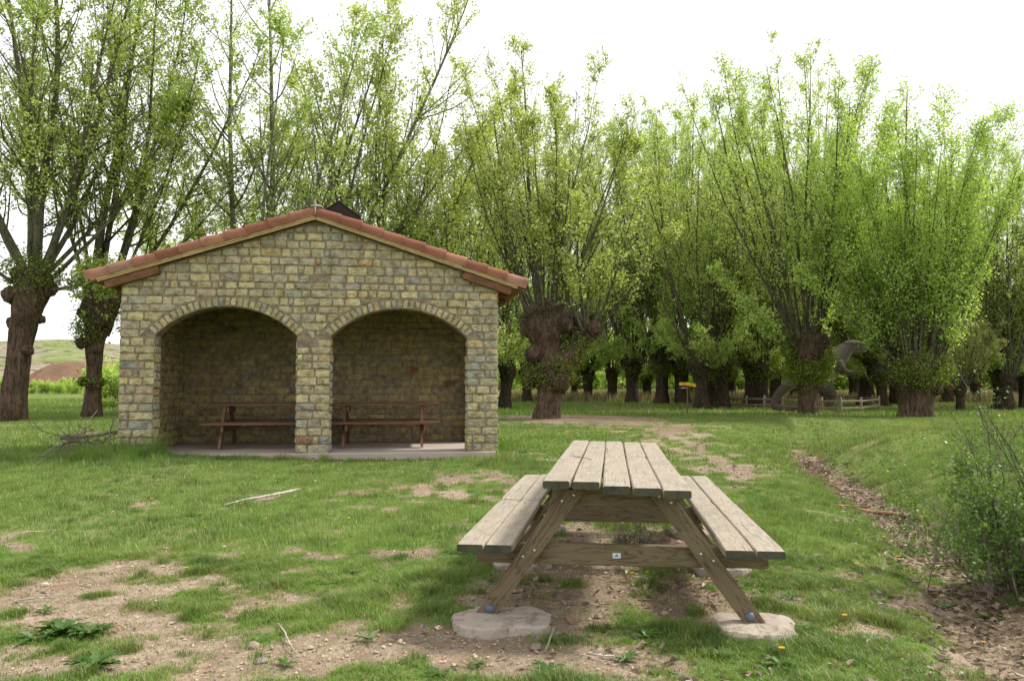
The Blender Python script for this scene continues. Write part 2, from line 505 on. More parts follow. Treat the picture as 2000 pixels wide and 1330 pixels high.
def bark(name, lo, hi, dk, vs=(13, 13, 1.9), moss=None, bs=0.03):
    g = NT(name); v = g.obj()
    n1 = g.noise(g.map(v, vs), 1.6, 6, 0.65, 0.5); n2 = g.noise(v, 2.0, 4); n3 = g.noise(g.map(v, (30, 30, 8)), 1.0, 4)
    c = g.mix(lo, hi, g.ramp(n1, [(0.36, 0.0), (0.62, 1.0)]))
    c = g.mix(c, dk, g.math('MULTIPLY', g.ramp(n2, [(0.45, 0.0), (0.7, 1.0)]), 0.75))
    c = g.mix(c, tuple(min(1, x * 1.7) for x in hi), g.math('MULTIPLY', g.ramp(n3, [(0.58, 0.0), (0.72, 1.0)]), 0.5))
    if moss: c = g.mix(c, moss, g.math('MULTIPLY', g.ramp(g.noise(v, 1.1, 5, 0.7), [(0.5, 0.0), (0.62, 1.0)]), 0.6))
    return g.pbr(c, 0.95, g.bump(g.math('ADD', n1, g.math('MULTIPLY', n3, 0.4)), 1.0, bs), 0, 0.08)
M['bark'] = bark('poplar_trunk_bark', (0.034, 0.022, 0.015), (0.161, 0.108, 0.077), (0.031, 0.028, 0.014))
M['bark_dark'] = bark('dark_trunk_bark', (0.026, 0.020, 0.015), (0.100, 0.072, 0.050), (0.026, 0.026, 0.014))
M['limb'] = bark('grey_branch_bark', (0.059, 0.054, 0.034), (0.157, 0.146, 0.099), (0.038, 0.035, 0.021), (6, 6, 2.0), None, 0.01)
M['limb_pale'] = bark('pale_branch_bark', (0.104, 0.096, 0.072), (0.240, 0.232, 0.192), (0.056, 0.052, 0.036), (5, 5, 3.0), None, 0.01)
M['dead'] = bark('dead_wood', (.12, .095, .075), (.30, .25, .20), (.06, .045, .035), (5, 5, 5), None, 0.004)
M['stick_grey'] = bark('bleached_stick', (.28, .25, .20), (.52, .48, .42), (.14, .12, .09), (9, 9, 9), None, 0.003)
M['stick_red'] = bark('reddish_stick', (.22, .11, .06), (.45, .27, .17), (.08, .06, .05), (4, 4, 4), None, 0.003)

M['leaf_green'] = leafy('mid_green_leaves', [(0.0, (0.186, 0.255, 0.048)), (0.5, (0.283, 0.365, 0.075)), (0.85, (0.402, 0.468, 0.118)), (1.0, (0.564, 0.593, 0.302))], 0.5, 1.5)
M['leaf_poplar'] = leafy('poplar_leaves', [(0.0, (0.238, 0.325, 0.074)), (0.5, (0.361, 0.465, 0.116)), (0.85, (0.512, 0.597, 0.182)), (1.0, (0.720, 0.755, 0.467))], 0.5, 1.5)
M['leaf_yellow'] = leafy('yellow_green_leaves', [(0.0, (0.258, 0.314, 0.070)), (0.5, (0.386, 0.453, 0.114)), (0.85, (0.531, 0.584, 0.188)), (1.0, (0.720, 0.725, 0.471))], 0.5, 1.5)
M['leaf_bright'] = leafy('bright_leaves', [(0.0, (0.246, 0.363, 0.057)), (0.5, (0.358, 0.482, 0.092)), (0.85, (0.470, 0.576, 0.161)), (1.0, (0.641, 0.702, 0.459))], 0.52, 1.5)
M['leaf_ochre'] = leafy('ochre_young_leaves', [(0.0, (0.156, 0.163, 0.039)), (0.5, (0.234, 0.234, 0.065)), (1.0, (0.351, 0.325, 0.117))])
M['leaf_ivy'] = leafy('trunk_sprouts', [(0.0, (.09, .14, .012)), (0.6, (.17, .22, .018)), (1.0, (.26, .30, .04))], 0.45)
M['leaf_shrub'] = leafy('shrub_leaves', [(0.0, (0.066, 0.145, 0.021)), (0.6, (0.122, 0.221, 0.034)), (1.0, (0.265, 0.376, 0.051))], 0.3)
M['leaf_weed'] = leafy('weed_leaves', [(0.0, (.035, .085, .012)), (0.5, (.06, .125, .018)), (0.9, (.10, .17, .04)), (1.0, (.18, .23, .12))], 0.3, 1.3, 0.04)

def col_leaf(name, trans, gloss=0.03):
    g = NT(name); c = g.attr('col')
    d = g.n('BsdfDiffuse', Color=c).outputs[0]
    t = g.n('BsdfTranslucent', Color=g.mix(c, (1.4, 1.4, 1.0), 1.0, 'MULTIPLY')).outputs[0]
    m = g.n('MixShader', Fac=trans, i1=d, i2=t).outputs[0]
    gl = g.n('BsdfGlossy', Color=(0.8, 0.8, 0.8), Roughness=0.4).outputs[0]
    return g.done(g.n('MixShader', Fac=gloss, i1=m, i2=gl).outputs[0])
M['grass'] = col_leaf('grass_blades', 0.35)
M['litter'] = col_leaf('dead_leaves', 0.15)
g = NT('pebbles'); M['pebble'] = g.pbr(g.mix(g.attr('col'), (0.7, 0.68, 0.65), g.noise(g.obj(), 40, 3), 'MULTIPLY'), 0.9, None, 0, 0.1)

# ground: soil showing through, green where the cover is
g = NT('ground'); v = g.obj(); cv = g.attr('rnd', 'Fac')
n1 = g.noise(v, 0.7, 5, 0.6); n2 = g.noise(v, 9, 6, 0.65); n3 = g.noise(v, 45, 4, 0.6); n4 = g.noise(v, 160, 2)
vor = g.n('TexVoronoi', Vector=v, Scale=38.0).outputs['Distance']
soil = g.mix((.215, .16, .112), (.37, .295, .215), g.ramp(n1, [(0.35, 0.0), (0.65, 1.0)]))
soil = g.mix(soil, (.13, .085, .055), g.math('MULTIPLY', g.ramp(n2, [(0.42, 1.0), (0.58, 0.0)]), 0.45))
soil = g.mix(soil, (.52, .43, .34), g.math('MULTIPLY', g.ramp(n3, [(0.56, 0.0), (0.68, 1.0)]), 0.6))
soil = g.mix(soil, (.09, .06, .04), g.math('MULTIPLY', g.ramp(n4, [(0.34, 1.0), (0.5, 0.0)]), 0.5))
turf = g.mix((.07, .12, .022), (.16, .22, .05), g.math('ADD', g.math('MULTIPLY', n2, 0.5), g.math('MULTIPLY', n4, 0.5)))
turf = g.mix(turf, (.24, .23, .10), g.math('MULTIPLY', g.ramp(g.noise(v, 0.35, 5, 0.6), [(0.45, 0.0), (0.7, 1.0)]), 0.6))
f = g.math('ADD', cv, g.math('MULTIPLY', g.math('SUBTRACT', n2, 0.5), 0.9))
c = g.mix(soil, turf, g.ramp(f, [(0.42, 0.0), (0.72, 1.0)]))
hh = g.math('ADD', g.math('MULTIPLY', n2, 1.0), g.math('ADD', g.math('MULTIPLY', n3, 0.6), g.math('MULTIPLY', vor, -0.5)))
M['ground'] = g.pbr(c, 0.97, g.bump(hh, 0.8, 0.02), 0, 0.05)

g = NT('hill_scrub'); v = g.obj()
n1 = g.noise(v, 0.02, 5, 0.6); n2 = g.noise(v, 0.22, 5, 0.7); n3 = g.noise(g.map(v, (1, 1, 6)), 0.05, 4)
c = g.mix((.22, .19, .13), (.34, .30, .23), n1)
c = g.mix(c, (.07, .08, .04), g.math('MULTIPLY', g.ramp(n2, [(0.50, 0.0), (0.57, 1.0)]), 0.85))
c = g.mix(c, (.055, .065, .03), g.ramp(g.noise(v, 0.5, 3, 0.6), [(0.56, 0.0), (0.62, 0.9)]))
c = g.mix(c, (.16, .22, .06), g.math('MULTIPLY', g.ramp(n3, [(0.5, 0.0), (0.62, 1.0)]), 0.7))
M['hill'] = g.pbr(c, 1.0, g.bump(n2, 0.5, 0.8), 0, 0.0)
g = NT('red_earth'); v = g.obj(); n1 = g.noise(v, 0.35, 6, 0.65)
c = g.mix((.15, .08, .055), (.29, .18, .13), n1)
c = g.mix(c, (.13, .15, .07), g.ramp(g.noise(v, 0.9, 4), [(0.55, 0.0), (0.65, 0.9)]))
M['red_earth'] = g.pbr(c, 1.0, g.bump(n1, 0.8, 0.5), 0, 0.0)

g = NT('sculpture_skin'); v = g.obj()
n1 = g.noise(v, 3.0, 5, 0.6); n2 = g.noise(v, 22, 3)
wv = g.noise(g.map(v, (1.2, 1.2, 5.0)), 2.2, 3, 0.5, 0.8)
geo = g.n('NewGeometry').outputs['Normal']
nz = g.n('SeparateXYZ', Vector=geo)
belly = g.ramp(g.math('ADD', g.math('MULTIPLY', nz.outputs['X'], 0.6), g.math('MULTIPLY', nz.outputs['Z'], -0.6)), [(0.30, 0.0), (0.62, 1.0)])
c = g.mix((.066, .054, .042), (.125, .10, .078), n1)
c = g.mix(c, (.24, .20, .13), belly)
c = g.mix(c, (.08, .07, .055), g.math('MULTIPLY', g.ramp(wv, [(0.36, 1.0), (0.48, 0.0)]), 0.6))
M['dino'] = g.pbr(c, 0.7, g.bump(g.math('ADD', n2, g.math('MULTIPLY', wv, 0.5)), 0.35, 0.03), 0, 0.1)
M['dino_mouth'] = simple('sculpture_mouth', (.22, .10, .07), 0.6, 0.2, 10, 0.1)
M['teeth'] = simple('sculpture_teeth', (.6, .56, .45), 0.5, 0.1, 10, 0.0)

# ================================================================ GROUND
def axis(lo, hi, near_lo, near_hi, step, grow):
    a = list(np.arange(near_lo, near_hi, step))
    x, s = near_hi, step
    while x < hi: a.append(x); s *= grow; x += s
    a.append(hi); b = []; x, s = near_lo - step, step
    while x > lo: b.append(x); s *= grow; x -= s
    b.append(lo)
    return np.array(sorted(b) + a)
gx = axis(-700, 700, -8, 8, 0.06, 1.022)
gy = axis(-60, 900, 2.6, 13, 0.06, 1.013)
GX, GY = np.meshgrid(gx, gy)
GZ = hgt(GX, GY)
CV = cover(GX, GY)
GZ = GZ + 0.012 * (CV - 0.5) * sstep(20, 8, GY)
nx, ny = len(gx), len(gy)
ii = (np.arange(ny - 1)[:, None] * nx + np.arange(nx - 1)[None, :])
Q = np.stack([ii, ii + 1, ii + nx + 1, ii + nx], -1).reshape(-1, 4)
mb = MB()
mb.add(np.stack([GX, GY, GZ], -1).reshape(-1, 3), Q, rnd=CV.ravel())
tag(mb.build('ground', M['ground'], smooth=True), kind='structure')

# ================================================================ HILLS
def hills():
    mb = MB()
    na, nr = 220, 46
    az = np.linspace(math.radians(-70), math.radians(70), na)      # from +Y towards +X
    rr = np.linspace(0, 1, nr)
    A_, R_ = np.meshgrid(az, rr)
    x0 = A_ / math.radians(1.0)
    top = 14 + 5.5 * sstep(-60, -33, x0) * sstep(-20, -30, x0) + 4 * np.sin(A_ * 5 + 1.0) + 2.0 * np.sin(A_ * 11 + .4)
    rad = 130 + 190 * R_
    X = rad * np.sin(A_); Y = rad * np.cos(A_)
    prof = sstep(0, 1, R_) * 0.75 + 0.25 * np.minimum(1, R_ * 1.4)
    Z = -0.5 + prof * top + 1.5 * fbm(X * 0.02, Y * 0.02, 0, 4, 77) * sstep(0, .2, R_)
    ii = (np.arange(nr - 1)[:, None] * na + np.arange(na - 1)[None, :])
    Q = np.stack([ii, ii + 1, ii + na + 1, ii + na], -1).reshape(-1, 4)
    mb.add(np.stack([X, Y, Z], -1).reshape(-1, 3), Q)
    tag(mb.build('hills', M['hill'], smooth=True), kind='structure')
hills()

# red earth bank at the foot of the hill, seen between the two left trees
def earth_bank():
    mb = MB()
    c = at_y(118, 745, 118.0); n, m = 60, 16
    u = np.linspace(-1, 1, n); w = np.linspace(0, 1, m)
    U, Wv = np.meshgrid(u, w)
    X = c[0] + U * 13; Y = 118 + Wv * 10
    H = 5.0 * (1 - np.abs(U) ** 2.2) * sstep(0, 0.75, Wv) + 0.6 * fbm(X * .3, Y * .3, 0, 4, 3) * sstep(0, .15, Wv)
    ii = (np.arange(m - 1)[:, None] * n + np.arange(n - 1)[None, :])
    Q = np.stack([ii, ii + 1, ii + n + 1, ii + n], -1).reshape(-1, 4)
    mb.add(np.stack([X, Y, H + 0.2], -1).reshape(-1, 3), Q)
    tag(mb.build('earth_bank', M['red_earth'], smooth=True), kind='structure')
earth_bank()

# ================================================================ STONE SHELTER
W_ = 5.84; FL = 0.25; SL = 0.325; APX = 3.94; RC = 2.92
A0 = at_z(229, 887, FL)
SH = empty('stone_shelter', (A0[0], A0[1], 0.0), math.radians(7.75))
tag(SH, 'rubble stone picnic shelter with two arches and a red tiled gable roof', 'shelter')
OPEN = [(0.505, 2.65), (3.165, 5.345)]
RISE, SPR, RING = 0.465, 2.07, 0.145
ARCH = []
for (a, b) in OPEN:
    h = (b - a) / 2; R = (h * h + RISE * RISE) / (2 * RISE)
    ARCH.append(((a + b) / 2, SPR + RISE - R, R, h))
PAL = [((190, 181, 143), 9), ((184, 177, 142), 10), ((180, 172, 147), 10), ((172, 168, 148), 8), ((170, 165, 150), 8), ((152, 156, 158), 2.6), ((162, 164, 157), 3),
       ((192, 174, 132), 1.6), ((190, 156, 112), 0.5), ((164, 122, 100), 0.2), ((182, 168, 150), 3)]
_pw = np.array([w for _, w in PAL]); _pw = _pw / _pw.sum()
rs = np.random.default_rng(5)
def stone_col(inner_shade=False):
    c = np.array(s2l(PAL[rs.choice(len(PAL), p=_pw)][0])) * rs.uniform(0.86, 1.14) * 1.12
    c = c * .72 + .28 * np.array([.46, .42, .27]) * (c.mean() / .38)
    if inner_shade: c = c * np.array([.78, .72, .58])  # shelter's interior shade put into the colour: inner wall stones darker and yellower
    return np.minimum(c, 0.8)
MORT = np.array([.32, .265, .205])

def clip(poly, n, d):
    out = []
    for i in range(len(poly)):
        p, q = poly[i], poly[(i + 1) % len(poly)]
        a, b = p @ n - d, q @ n - d
        if a >= 0: out.append(p)
        if a * b < 0: out.append(p + (q - p) * (a / (a - b)))
    return out

def stone_poly(mb, poly, O, U, V, Nn, prot, col):
    """poly in (u,v) -> a raised stone with eased edge and slightly uneven face"""
    if len(poly) < 3: return
    P = np.array(poly)
    x, y = P[:, 0], P[:, 1]
    area = 0.5 * abs(np.dot(x, np.roll(y, -1)) - np.dot(y, np.roll(x, -1)))
    if area < 0.0012: return
    # resample the outline and roughen it
    pts = []
    for i in range(len(P)):
        a, b = P[i], P[(i + 1) % len(P)]; L = np.linalg.norm(b - a)
        k = max(1, int(L / 0.055))
        for j in range(k): pts.append(a + (b - a) * j / k)
    P = np.array(pts); c = P.mean(0)
    dv = norm(P - c)
    P = P + dv * rs.uniform(-0.011, 0.0045, (len(P), 1))
    # round the corners a little
    P = 0.84 * P + 0.08 * np.roll(P, 1, 0) + 0.08 * np.roll(P, -1, 0)
    k = len(P)
    inn = P - norm(P - c) * 0.011
    mid = c + (P - c) * 0.5
    tilt = rs.uniform(-0.05, 0.05, 2)
    def to3(q, h):
        hh = h + (q - c) @ tilt
        return O + q[:, :1] * U + q[:, 1:2] * V + hh[:, None] * Nn if np.ndim(hh) else None
    v0 = O + P[:, :1] * U + P[:, 1:2] * V - 0.002 * Nn
    v1 = to3(P, np.full(k, prot * 0.45)); v2 = to3(inn, np.full(k, prot) + rs.uniform(-.003, .003, k))
    v3 = to3(mid, prot + 0.004 + rs.uniform(-.009, .007, k)); v4 = to3(c[None, :], np.array([prot + 0.006]))
    VV = np.concatenate([v0, v1, v2, v3, v4]); Fc = []
    for r in range(3):
        for j in range(k):
            j2 = (j + 1) % k
            Fc.append((r * k + j, r * k + j2, (r + 1) * k + j2, (r + 1) * k + j))
    for j in range(k): Fc.append((3 * k + j, 3 * k + (j + 1) % k, 4 * k))
    mb.add(VV, Fc, col=col)

def masonry(mb, O, U, V, Nn, u0, u1, z0, z1, intervals=None, clips=(), circles=(), inner_shade=False, lmin=.13, lmax=.32, hr=(.112, .145)):
    O, U, V, Nn = [np.array(q, float) for q in (O, U, V, Nn)]
    z = z0
    while z < z1 - 0.05:
        h = min(rs.uniform(*hr), z1 - z); gap = 0.014
        zm = z + h / 2
        for (a, b) in (intervals(zm) if intervals else [(u0, u1)]):
            x = a - 0.0
            while x < b - 0.03:
                L = rs.uniform(lmin, lmax)
                if rs.random() < 0.12: L = 0.09
                if b - (x + L) < 0.11: L = b - x
                x2 = min(x + L, b)
                e0 = 0.0 if x == a else gap / 2; e1 = 0.0 if x2 >= b else gap / 2
                j = lambda s_: rs.uniform(-s_, s_)
                dz = j(.006)
                poly = [np.array([x + e0 + j(.004), z + gap / 2 + j(.005) + dz]), np.array([x2 - e1 + j(.004), z + gap / 2 + j(.005) + dz]),
                        np.array([x2 - e1 + j(.008), z + h - gap / 2 + j(.006) + dz]), np.array([x + e0 + j(.008), z + h - gap / 2 + j(.006) + dz])]
                for (n, d) in clips: poly = clip(poly, n, d)
                if poly:
                    for (cx, cz, Ro) in circles:
                        c = np.mean(poly, 0); v = c - np.array([cx, cz])
                        if min(np.linalg.norm(p - [cx, cz]) for p in poly) < Ro and c[1] > SPR - 0.1:
                            n = v / np.linalg.norm(v)
                            poly = clip(poly, n, n @ np.array([cx, cz]) + Ro)
                            if len(poly) < 3: break
                if len(poly) >= 3 and rs.random() > 0.01:
                    stone_poly(mb, poly, O, U, V, Nn, rs.uniform(.008, .020), stone_col(inner_shade))
                x = x2
        z += h

def wall_core(mb, pts_lo, pts_hi, y0, y1):
    """vertical slab following lower and upper profile curves (lists of (s,z))"""
    k = len(pts_lo); V = []
    for y in (y0, y1):
        for (s, z) in pts_lo: V.append((s, y, z))
        for (s, z) in pts_hi: V.append((s, y, z))
    Fc = []
    for i in range(k - 1):
        Fc += [(i, i + 1, k + i + 1, k + i), (2 * k + i + 1, 2 * k + i, 3 * k + i, 3 * k + i + 1),
               (i + 1, i, 2 * k + i, 2 * k + i + 1), (k + i, k + i + 1, 3 * k + i + 1, 3 * k + i)]
    Fc += [(0, k, 3 * k, 2 * k), (k - 1, 2 * k + k - 1, 3 * k + k - 1, 2 * k - 1)]
    mb.add(V, Fc, col=MORT)

FT = 0.30                                   # front wall thickness
def roofline(s): return APX - SL * abs(s - RC) - 0.01
def zopen(s):
    for (cx, cz, R, h) in ARCH:
        if abs(s - cx) < h: return cz + math.sqrt(max(R * R - (s - cx) ** 2, 0))
    return None
mb = MB()
ss = [0.0]
for (cx, cz, R, h) in ARCH:
    ss += [cx - h, cx - h] + [cx + h * math.sin(t) for t in np.linspace(-math.pi / 2, math.pi / 2, 31)[1:-1]] + [cx + h, cx + h]
    if cx < RC: ss += [RC, RC]
ss += [W_]
segs = [(0, OPEN[0][0], 0), (OPEN[0][0], OPEN[0][1], 1), (OPEN[0][1], OPEN[1][0], 0), (OPEN[1][0], OPEN[1][1], 1), (OPEN[1][1], W_, 0)]
for (a, b, op) in segs:
    if op:
        cx, cz, R, h = [q for q in ARCH if abs(q[0] - (a + b) / 2) < .1][0]
        xs = [cx + h * math.sin(t) for t in np.linspace(-math.pi / 2, math.pi / 2, 33)]
        lo = [(x, cz + math.sqrt(max(R * R - (x - cx) ** 2, 0))) for x in xs]
    else:
        xs = [a, b] if not a < RC < b else [a, RC, b]
        lo = [(x, FL - 0.30) for x in xs]
    wall_core(mb, lo, [(x, roofline(x)) for x in xs], 0, FT)
OXYZ = (0, 0, 0)
def iv(zm):
    zl = zm
    ex = []
    for (cx, cz, R, h), (a, b) in zip(ARCH, OPEN):
        Ro = R + RING + 0.012
        if zl < SPR: ex.append((a, b))
        elif zl < cz + Ro:
            w = math.sqrt(Ro * Ro - (zl - cz) ** 2)
            w = min(w, h + (zl - SPR) * 0.80 + 0.004)
            ex.append((cx - w, cx + w))
    out = []; x = 0.0
    for (a, b) in ex:
        if a > x + .02: out.append((x, a))
        x = max(x, b)
    out.append((x, W_))
    return out
sl = math.atan(SL)
nL = np.array([math.sin(sl), -math.cos(sl)]); nR = np.array([-math.sin(sl), -math.cos(sl)])
apx = np.array([RC, APX - 0.035])
clips = [(nL, nL @ apx), (nR, nR @ apx)]
circ = [(cx, cz, R + RING + 0.012) for (cx, cz, R, h) in ARCH]
masonry(mb, (0, 0, 0), (1, 0, 0), (0, 0, 1), (0, -1, 0), 0, W_, FL - 0.02, APX, iv, clips, circ)
# jambs and rear faces of the piers
for (a, b) in OPEN:
    masonry(mb, (a, 0, 0), (0, 1, 0), (0, 0, 1), (1, 0, 0), 0.0, FT, FL, SPR, hr=(.11, .15), lmin=.2, lmax=.4)
    masonry(mb, (b, 0, 0), (0, 1, 0), (0, 0, 1), (-1, 0, 0), 0.0, FT, FL, SPR, hr=(.11, .15), lmin=.2, lmax=.4)
fw = mb.build('front_wall', M['stone'], SH)
for (cx, cz, R, h) in ARCH:
    mb = MB(); half = math.asin(h / R); nv = 27; step = 2 * half / nv
    for i in range(nv):
        t0 = -half + i * step + rs.uniform(.002, .006); t1 = -half + (i + 1) * step - rs.uniform(.002, .006)
        Ro = R + RING + rs.uniform(-.012, .008); Ri = R + 0.003
        q = [(cx + r * math.sin(t), cz + r * math.cos(t)) for (r, t) in ((Ri, t0), (Ro, t0), (Ro, t1), (Ri, t1))]
        stone_poly(mb, [np.array(p) for p in q], np.array(OXYZ, float), np.array([1., 0, 0]), np.array([0, 0, 1.]), np.array([0, -1., 0]), rs.uniform(.012, .026), stone_col())
    mb.build('arch', M['stone'], fw)

BD0, BD1 = 2.45, 2.78                      # back wall
mb = MB()
wall_core(mb, [(0, FL - .3), (RC, FL - .3), (W_, FL - .3)], [(0, roofline(0)), (RC, roofline(RC)), (W_, roofline(W_))], BD0, BD1)
clips2 = [(nL, nL @ apx), (nR, nR @ apx)]
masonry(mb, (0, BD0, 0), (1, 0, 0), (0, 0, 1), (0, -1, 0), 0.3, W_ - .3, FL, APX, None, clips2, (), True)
masonry(mb, (0, BD1, 0), (1, 0, 0), (0, 0, 1), (0, 1, 0), 0.0, W_, FL - .1, APX, None, clips2)
mb.build('back_wall', M['stone'], SH)
def vbox(mb, x0, x1, y0, y1, z0, z1, **k):
    V, Fc = box_vf(x0, x1, y0, y1, z0, z1); mb.add(V, Fc, **k)
mb = MB()
vbox(mb, 0, .30, FT, BD0, FL - .3, roofline(0) - .05, col=MORT)
masonry(mb, (.30, 0, 0), (0, 1, 0), (0, 0, 1), (1, 0, 0), FT, BD0, FL, roofline(0) - .06, inner_shade=True)
masonry(mb, (0, 0, 0), (0, 1, 0), (0, 0, 1), (-1, 0, 0), 0, BD1, FL - .1, roofline(0) - .06)
mb.build('side_wall', M['stone'], SH)
mb = MB()                                   # right side wall with a wide side opening that lets the sun in
o0, o1, oz = 0.60, 1.95, 2.25
for (y0, y1, z0, z1) in ((FT, o0, FL - .3, oz), (o1, BD0, FL - .3, oz), (FT, BD0, oz, roofline(W_) - .05)):
    vbox(mb, W_ - .30, W_, y0, y1, z0, z1, col=MORT)
def iv2(zm): return [(FT, o0), (o1, BD0)] if zm < oz else [(FT, BD0)]
def iv3(zm): return [(0, o0), (o1, BD1)] if zm < oz else [(0, BD1)]
masonry(mb, (W_ - .30, 0, 0), (0, 1, 0), (0, 0, 1), (-1, 0, 0), 0, 0, FL, roofline(0) - .06, iv2, inner_shade=True)
masonry(mb, (W_, 0, 0), (0, 1, 0), (0, 0, 1), (1, 0, 0), 0, 0, FL - .1, roofline(0) - .06, iv3)
mb.build('side_wall', M['stone'], SH)
mb = MB()                                   # floor slab and its rough footing
n = 60; V = []; Fc = []
for i in range(n + 1):
    s = .02 + (W_ - .05) * i / n; e = -0.045 + 0.02 * float(fbm(s * 3, .5, 0, 3, 8)); zt = FL - .012 + 0.004 * float(vnoise(s * 4, 2, 0, 4))
    V += [(s, BD0 + .02, FL - .012), (s, e, zt), (s, e - .012, zt - .02), (s, e - .03 + .03 * float(fbm(s * 5, 3, 0, 3, 2)), FL - .4)]
for i in range(n):
    for j in range(3): Fc.append((i * 4 + j, i * 4 + j + 1, (i + 1) * 4 + j + 1, (i + 1) * 4 + j))
mb.add(V, Fc); mb.build('floor_slab', M['slab'], SH, smooth=False)

# ---- roof
cs, sn = math.cos(sl), math.sin(sl)
RY0, RY1 = -0.15, 3.05
roof = empty('roof'); roof.parent = SH
def slope_pt(side, u, n, y):               # u = distance down the slope from the ridge, n = height above the wall line
    return np.array([RC + side * (u * cs + n * sn), y, APX - u * sn + n * cs])
UE = 3.35 / cs
for side in (-1, 1):
    d = np.array([side * cs, 0, -sn]); up = np.array([side * sn, 0, cs])
    mb = MB()                               # boarding under the tiles
    nb = 17
    for i in range(nb):
        u0 = 0.02 + (UE - .06) * i / nb; u1 = 0.02 + (UE - .06) * (i + 1) / nb - .004
        um = (u0 + u1) / 2
        board(mb, slope_pt(side, um, .015, RY0 + .035), slope_pt(side, um, .015, RY1), u1 - u0, .022, up, n=2, ch=.002)
    mb.build('roof_boarding', M['wood_eave'], roof)
    mb = MB()                               # light fascia board in two strips under the verge
    for (n0, th, yy, w) in ((.048, .075, -.148, .022), (-.005, .026, -.135, .034)):
        joints = [0.0, 1.15, 2.25, UE - .12]
        for a, b in zip(joints[:-1], joints[1:]):
            board(mb, slope_pt(side, a + .002, n0, yy), slope_pt(side, b - .003, n0, yy), w, th, up, n=4, ch=.003, warp=.0015)
    mb.build('fascia', M['wood_fascia'], roof)
    mb = MB()                               # stout eave beam end below the fascia
    board(mb, slope_pt(side, UE - 1.02, -.085, -.075), slope_pt(side, UE - .20, -.085, -.075), .10, .125, up, n=4, ch=.004)
    for yb in (.75, 1.55, 2.35):
        board(mb, slope_pt(side, .1, -.055, yb), slope_pt(side, UE - .1, -.055, yb), .08, .10, up, n=3, ch=.004)
    mb.build('rafter', M['wood_eave'], roof)
    # verge tiles: one every 0.345 m down the slope, each overlapping the next
    nt = 10; pitch_ = UE / nt
    for i in range(nt):
        u0, u1 = pitch_ * i - .03, pitch_ * (i + 1) + .012
        mb = MB(); V = []; r1 = rs.random(); dy = rs.uniform(-.006, .006); dn = rs.uniform(-.004, .004)
        prof = [(-.185, .035), (-.190, .09), (-.186, .13), (-.172, .165), (-.145, .185), (-.11, .192), (-.07, .185), (-.035, .165), (-.02, .13), (-.018, .10)]
        th = .014
        for (u, lift, shr) in ((u0, 0.0, .012), (u0 + .03, .0, .012), (u1 - .03, .015, 0.0), (u1, .017, 0.0)):
            for k2, sgn in ((0, 0), (1, 1)):
                for (y, n_) in prof:
                    cy, cn = -.10, .09
                    yy = y + dy; nn = n_ + lift + dn
                    if y < cy: yy += shr
                    if n_ > cn: nn -= shr * .6
                    if sgn: yy += (-1 if y > cy else 1) * th * (1 if abs(y - cy) > .03 else 0); nn -= th if n_ > .14 else 0
                    V.append(slope_pt(side, u, nn, yy))
        m = len(prof); Fc = []
        for r in range(3):
            a = r * 2 * m; b = (r + 1) * 2 * m
            for j in range(m - 1):
                Fc.append((a + j, a + j + 1, b + j + 1, b + j)); Fc.append((a + m + j + 1, a + m + j, b + m + j, b + m + j + 1))
            Fc.append((a, b, b + m, a + m)); Fc.append((a + m - 1, a + 2 * m - 1, b + 2 * m - 1, b + m - 1))
        for a in (0, 3 * 2 * m):
            for j in range(m - 1): Fc.append((a + j, a + m + j, a + m + j + 1, a + j + 1))
        mb.add(V, Fc, rnd=r1)
        mb.build('verge_tile', M['tile'], roof)
    mb = MB()                               # barrel tiles over the slope
    ncol = 15; cw = (RY1 - .03) / ncol; rows = 9
    for c_ in range(ncol):
        yc = .03 + cw * (c_ + .5)
        for r in range(rows):
            u0 = UE / rows * r - .02; u1 = UE / rows * (r + 1) + .03; V = []
            for (u, lf, w) in ((u0, 0, .9), (u1, .015, 1.0)):
                for t in np.linspace(-1, 1, 9):
                    V.append(slope_pt(side, u, .05 + lf + .075 * math.cos(t * math.pi * .5), yc + t * cw * .52 * w))
            mb.add(V, [(j, j + 1, 9 + j + 1, 9 + j) for j in range(8)], rnd=rs.random())
        V = [slope_pt(side, u, .038, yc + cw / 2 + q) for u in (0, UE) for q in (-.05, .05)]
        mb.add(V, [(0, 1, 3, 2)], rnd=.3)
    mb.build('roof_tiles', M['tile'], roof)
mb = MB()                                   # ridge tiles and the mortar lump at the verge
for i in range(8):
    y0 = -.10 + i * .39; V = []
    for (y, r) in ((y0, .115), (y0 + .41, .105)):
        for t in np.linspace(-1.45, 1.45, 9): V.append((RC + r * math.sin(t), y, APX + .14 + r * .75 * math.cos(t)))
    mb.add(V, [(j, j + 1, 9 + j + 1, 9 + j) for j in range(8)], rnd=rs.random())
mb.build('ridge_tiles', M['tile'], roof)
mb = MB(); V, Fc = sphere_vf(14, 8)
mb.add(V * np.array([.11, .10, .03]) + np.array([RC + .01, -.08, APX + .195]), Fc)
V = [(RC + x, y, APX + z) for (x, z) in ((-.010, .05), (.010, .05), (.010, .17), (-.010, .17)) for y in (-.196, -.150)]
mb.add(V, [(0, 2, 4, 6), (1, 7, 5, 3), (0, 1, 3, 2), (4, 5, 7, 6), (0, 6, 7, 1), (2, 3, 5, 4)])
mb.build('ridge_mortar', M['concrete'], roof, smooth=True)
ch = empty('chimney'); ch.parent = roof
mb = MB(); vbox(mb, RC - .05, RC + .45, 1.15, 1.65, APX - .1, APX + .20, col=MORT)
mb.build('chimney_stack', M['stone'], ch)
mb = MB(); cx_, cz_ = RC + .26, APX + .57
V = []
for y in (1.02, 1.78):
    for (x, z) in ((-.38, -.27), (0, .0), (.38, -.27), (.38, -.292), (0, -.022), (-.38, -.292)): V.append((cx_ + x, y, cz_ + z))
